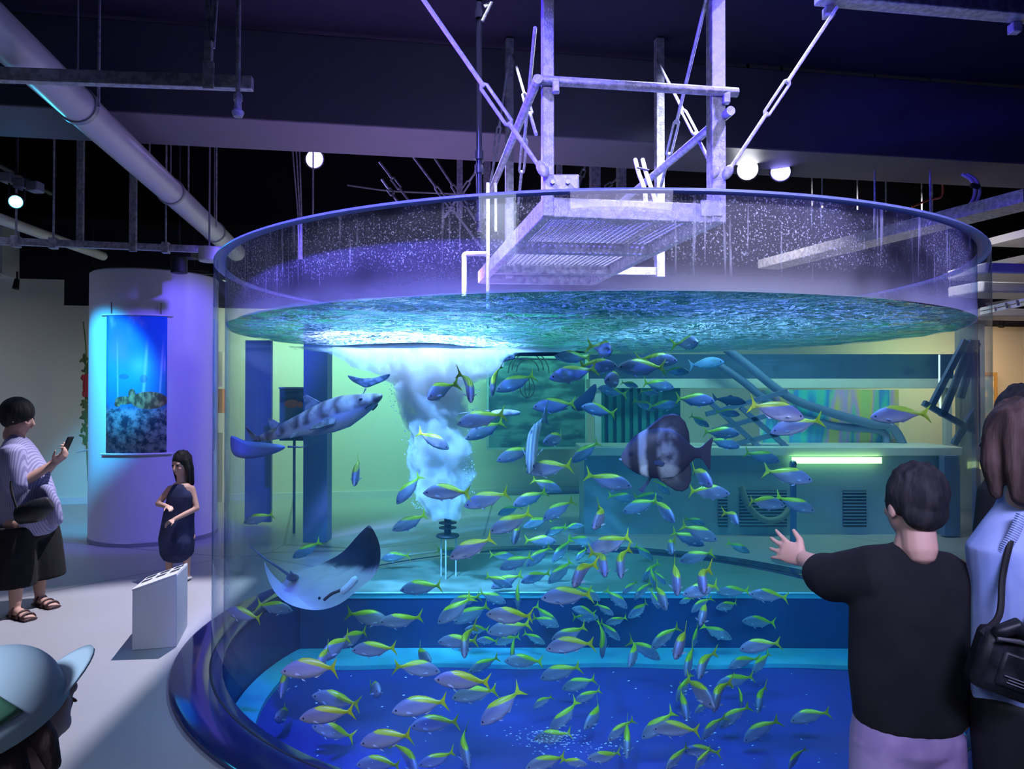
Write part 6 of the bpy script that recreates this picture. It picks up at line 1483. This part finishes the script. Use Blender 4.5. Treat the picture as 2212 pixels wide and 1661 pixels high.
MB().box(pp(145, 962, -0.0), (0.010, 0.072, 0.135), Matrix.Rotation(0.42, 3, 'Y')).build('phone_body', 'phone', tp, bevel=0.004)

# ---------------------------------------------------------------- small girl in navy
t = thing('person', 'small girl in a navy sleeveless outfit standing beyond the podium', 'person', at(382, 1250, 5.95))
Yg = 5.95; b = MB(); fw = V((-0.35, -0.93, 0)).normalized(); side = V((-fw.y, fw.x, 0))
def gg(px, py, dy=0.0): return at(px, py, Yg + dy)
hc = gg(391, 1003); P, R = skull(b, hc, fw + V((0, 0, -0.15)), 0.80)
b.limb([gg(382, 1150), gg(388, 1110), gg(392, 1070), gg(392, 1050)], [(0.10, 0.075), (0.088, 0.07), (0.10, 0.072), (0.09, 0.055)], 16, side=side)
b.limb([gg(392, 1046), gg(391, 1025)], [0.036, 0.034])
for pts in (((368, 1056), (341, 1088), (362, 1094)), ((414, 1056), (425, 1098), (376, 1122))):
    S_, E_, W_ = gg(*pts[0]), gg(*pts[1], -0.03), gg(*pts[2], -0.14)
    b.limb([S_, S_.lerp(E_, 0.5), E_], [0.030, 0.026, 0.023]); b.limb([E_, E_.lerp(W_, 0.5), W_], [0.023, 0.021, 0.017]); hand(b, W_, (W_ - E_) + V((0, -0.03, 0)), V((0, 0.3, -1)), V((0, -1, 0.2)), 0.62, 0.4, 0.08)
for px, k in ((364, -1), (402, 1)):
    hp = gg(px + 5, 1160); A = V((gg(px + 2, 1200).x, Yg, 0.06)); b.limb([hp, V((A.x, Yg - 0.01, 0.28)), A], [0.055, 0.038, 0.024], 12); foot(b, A, V((-0.25 + 0.1 * k, -1, 0)), 0.68)
b.build('body', 'skin', t, remesh=0.006)
hair_cap(P, R, 0.82, t, 'hair', 'long', 12); face_parts(P, R, 0.80, t)
b = MB(); b.limb([gg(382, 1195), gg(381, 1165), gg(386, 1120), gg(392, 1070), gg(392, 1052)], [(0.135, 0.115), (0.150, 0.125), (0.125, 0.10), (0.112, 0.085), (0.085, 0.062)], 22, side=side)
for v in b.bm.verts: v.co += V((noise.noise(v.co * 9) * 0.012, noise.noise(v.co * 9 + V((5, 0, 0))) * 0.012, 0))
b.build('outfit', 'navycloth', t, remesh=0.007)
for px, k in ((364, -1), (402, 1)):
    A = V((gg(px + 2, 1200).x, Yg, 0.06)); f_ = V((-0.25 + 0.1 * k, -1, 0)).normalized(); g = V((A.x, A.y, 0.016))
    MB().limb([g - f_ * 0.03, g + f_ * 0.05 + V((0, 0, 0.008)), g + f_ * 0.13], [(0.028, 0.015), (0.03, 0.024), (0.032, 0.016)], 12, side=V((-f_.y, f_.x, 0))).build('shoe', 'white', t)

# ---------------------------------------------------------------- child in a mint cap in the foreground
t = thing('person', 'child in the bottom left corner wearing a mint and green cap', 'person', V((-0.87, 1.3, 0)))
Yc = 1.30; b = MB(); fw = V((0.55, 0.83, 0.42)).normalized(); side = V((fw.y, -fw.x, 0)).normalized()
hc = at(30, 1530, Yc); P, R = skull(b, hc, fw, 0.92)
b.limb([V((hc.x, hc.y, 0.42)), V((hc.x, hc.y, 0.60)), hc + V((-0.01, -0.02, -0.20))], [(0.12, 0.09), (0.115, 0.085), (0.12, 0.06)], 16, side=side)
for k in (-1, 1):
    S_ = hc + V((0, -0.02, -0.22)) + side * 0.13 * k; b.limb([S_, S_ + V((0, 0, -0.2)) + side * 0.02 * k, S_ + V((0, 0.04, -0.38))], [0.036, 0.030, 0.022], 12); hand(b, S_ + V((0, 0.04, -0.38)), V((0, 0.1, -1)), -side * k, fw, 0.75, 0.3)
    hp = V((hc.x, hc.y, 0.46)) + side * 0.06 * k; b.limb([hp, V((hp.x, hp.y, 0.26)), V((hp.x, hp.y, 0.06))], [0.06, 0.042, 0.027], 12); foot(b, V((hp.x, hp.y, 0.06)), fw, 0.78)
b.build('body', 'skin', t, remesh=0.006); hair_cap(P, R, 0.86, t, 'hairb', 'nape', 15); face_parts(P, R, 0.92, t)
b = MB(); b.limb([V((hc.x, hc.y, 0.40)), V((hc.x, hc.y, 0.60)), hc + V((-0.01, -0.02, -0.21)), hc + V((-0.01, -0.02, -0.16))], [(0.15, 0.12), (0.14, 0.11), (0.135, 0.08), (0.06, 0.05)], 18, side=side)
for k in (-1, 1): S_ = hc + V((0, -0.02, -0.22)) + side * 0.12 * k; b.limb([S_, S_ + V((0, 0, -0.14)) + side * 0.02 * k], [0.055, 0.052], 12)
b.build('tshirt', 'capgrey', t, remesh=0.007)
b = MB()
for k in (-1, 1): hp = V((hc.x, hc.y, 0.46)) + side * 0.06 * k; b.limb([hp, V((hp.x, hp.y, 0.27))], [0.08, 0.075], 14)
b.build('shorts', 'navycloth', t, remesh=0.008)
tc = thing('cap', 'mint canvas cap with green and grey panels on the child in the corner', 'cap', P(0, -0.01, 0.05))
b = MB(); n = 32; rings = []
for k in range(11):
    a = PI / 2 * k / 10
    rings.append([P(0.096 * math.cos(a) * math.cos(q), -0.020 + 0.108 * math.cos(a) * math.sin(q), 0.028 + 0.096 * math.sin(a) * 1.02) for q in (2 * PI * i / n for i in range(n))] if k < 10 else [P(0.004 * math.cos(q), -0.020 + 0.004 * math.sin(q), 0.126) for q in (2 * PI * i / n for i in range(n))])
rings.insert(0, [P(0.097 * math.cos(q), -0.020 + 0.109 * math.sin(q), -0.012) for q in (2 * PI * i / n for i in range(n))])
b.rings(rings, cap=False)
cr = b.build('crown', 'cap', tc); s_ = cr.modifiers.new('thick', 'SOLIDIFY'); s_.thickness = 0.004; s_.offset = 1
for i, (q0_, q1_, mt) in enumerate(((-1.95, -1.15, 'capgrey'), (-0.75, 0.05, 'capgreen'), (-3.0, -2.4, 'capgreen'))):
    b = MB(); rr = []
    for k in range(8):
        a = (0.08 + 0.9 * k / 7); wq = (1 - k / 8.5)
        qm = (q0_ + q1_) / 2; hw_ = (q1_ - q0_) / 2 * wq
        rr.append([P(0.1045 * math.cos(a) * math.cos(q), -0.020 + 0.1165 * math.cos(a) * math.sin(q), 0.030 + 0.1045 * math.sin(a)) for q in (qm - hw_ + 2 * hw_ * j / 8 for j in range(9))])
    b.rings(rr, cap=False, close=False); o = b.build('panel', mt, tc); s_ = o.modifiers.new('thick', 'SOLIDIFY'); s_.thickness = 0.002; s_.offset = 1
b = MB(); g = []
for j in range(7):
    k = j / 6; row = []
    for i in range(17):
        q = PI * (0.10 + 0.80 * i / 16); rx = 0.100 - 0.006 * k; ry = 0.098 + 0.085 * k * math.sin(q)
        row.append(P(rx * math.cos(q) * (1 - 0.10 * k), -0.020 + ry * math.sin(q), 0.0 + 0.018 * k * math.sin(q) - 0.022 * (math.cos(q) ** 2) * k))
    g.append(row)
b.rings(g, cap=False, close=False); o = b.build('brim', 'cap', tc); s_ = o.modifiers.new('thick', 'SOLIDIFY'); s_.thickness = 0.005
MB().ball(P(0, -0.02, 0.130), (0.008, 0.008, 0.004), 10).build('button', 'cap', tc)
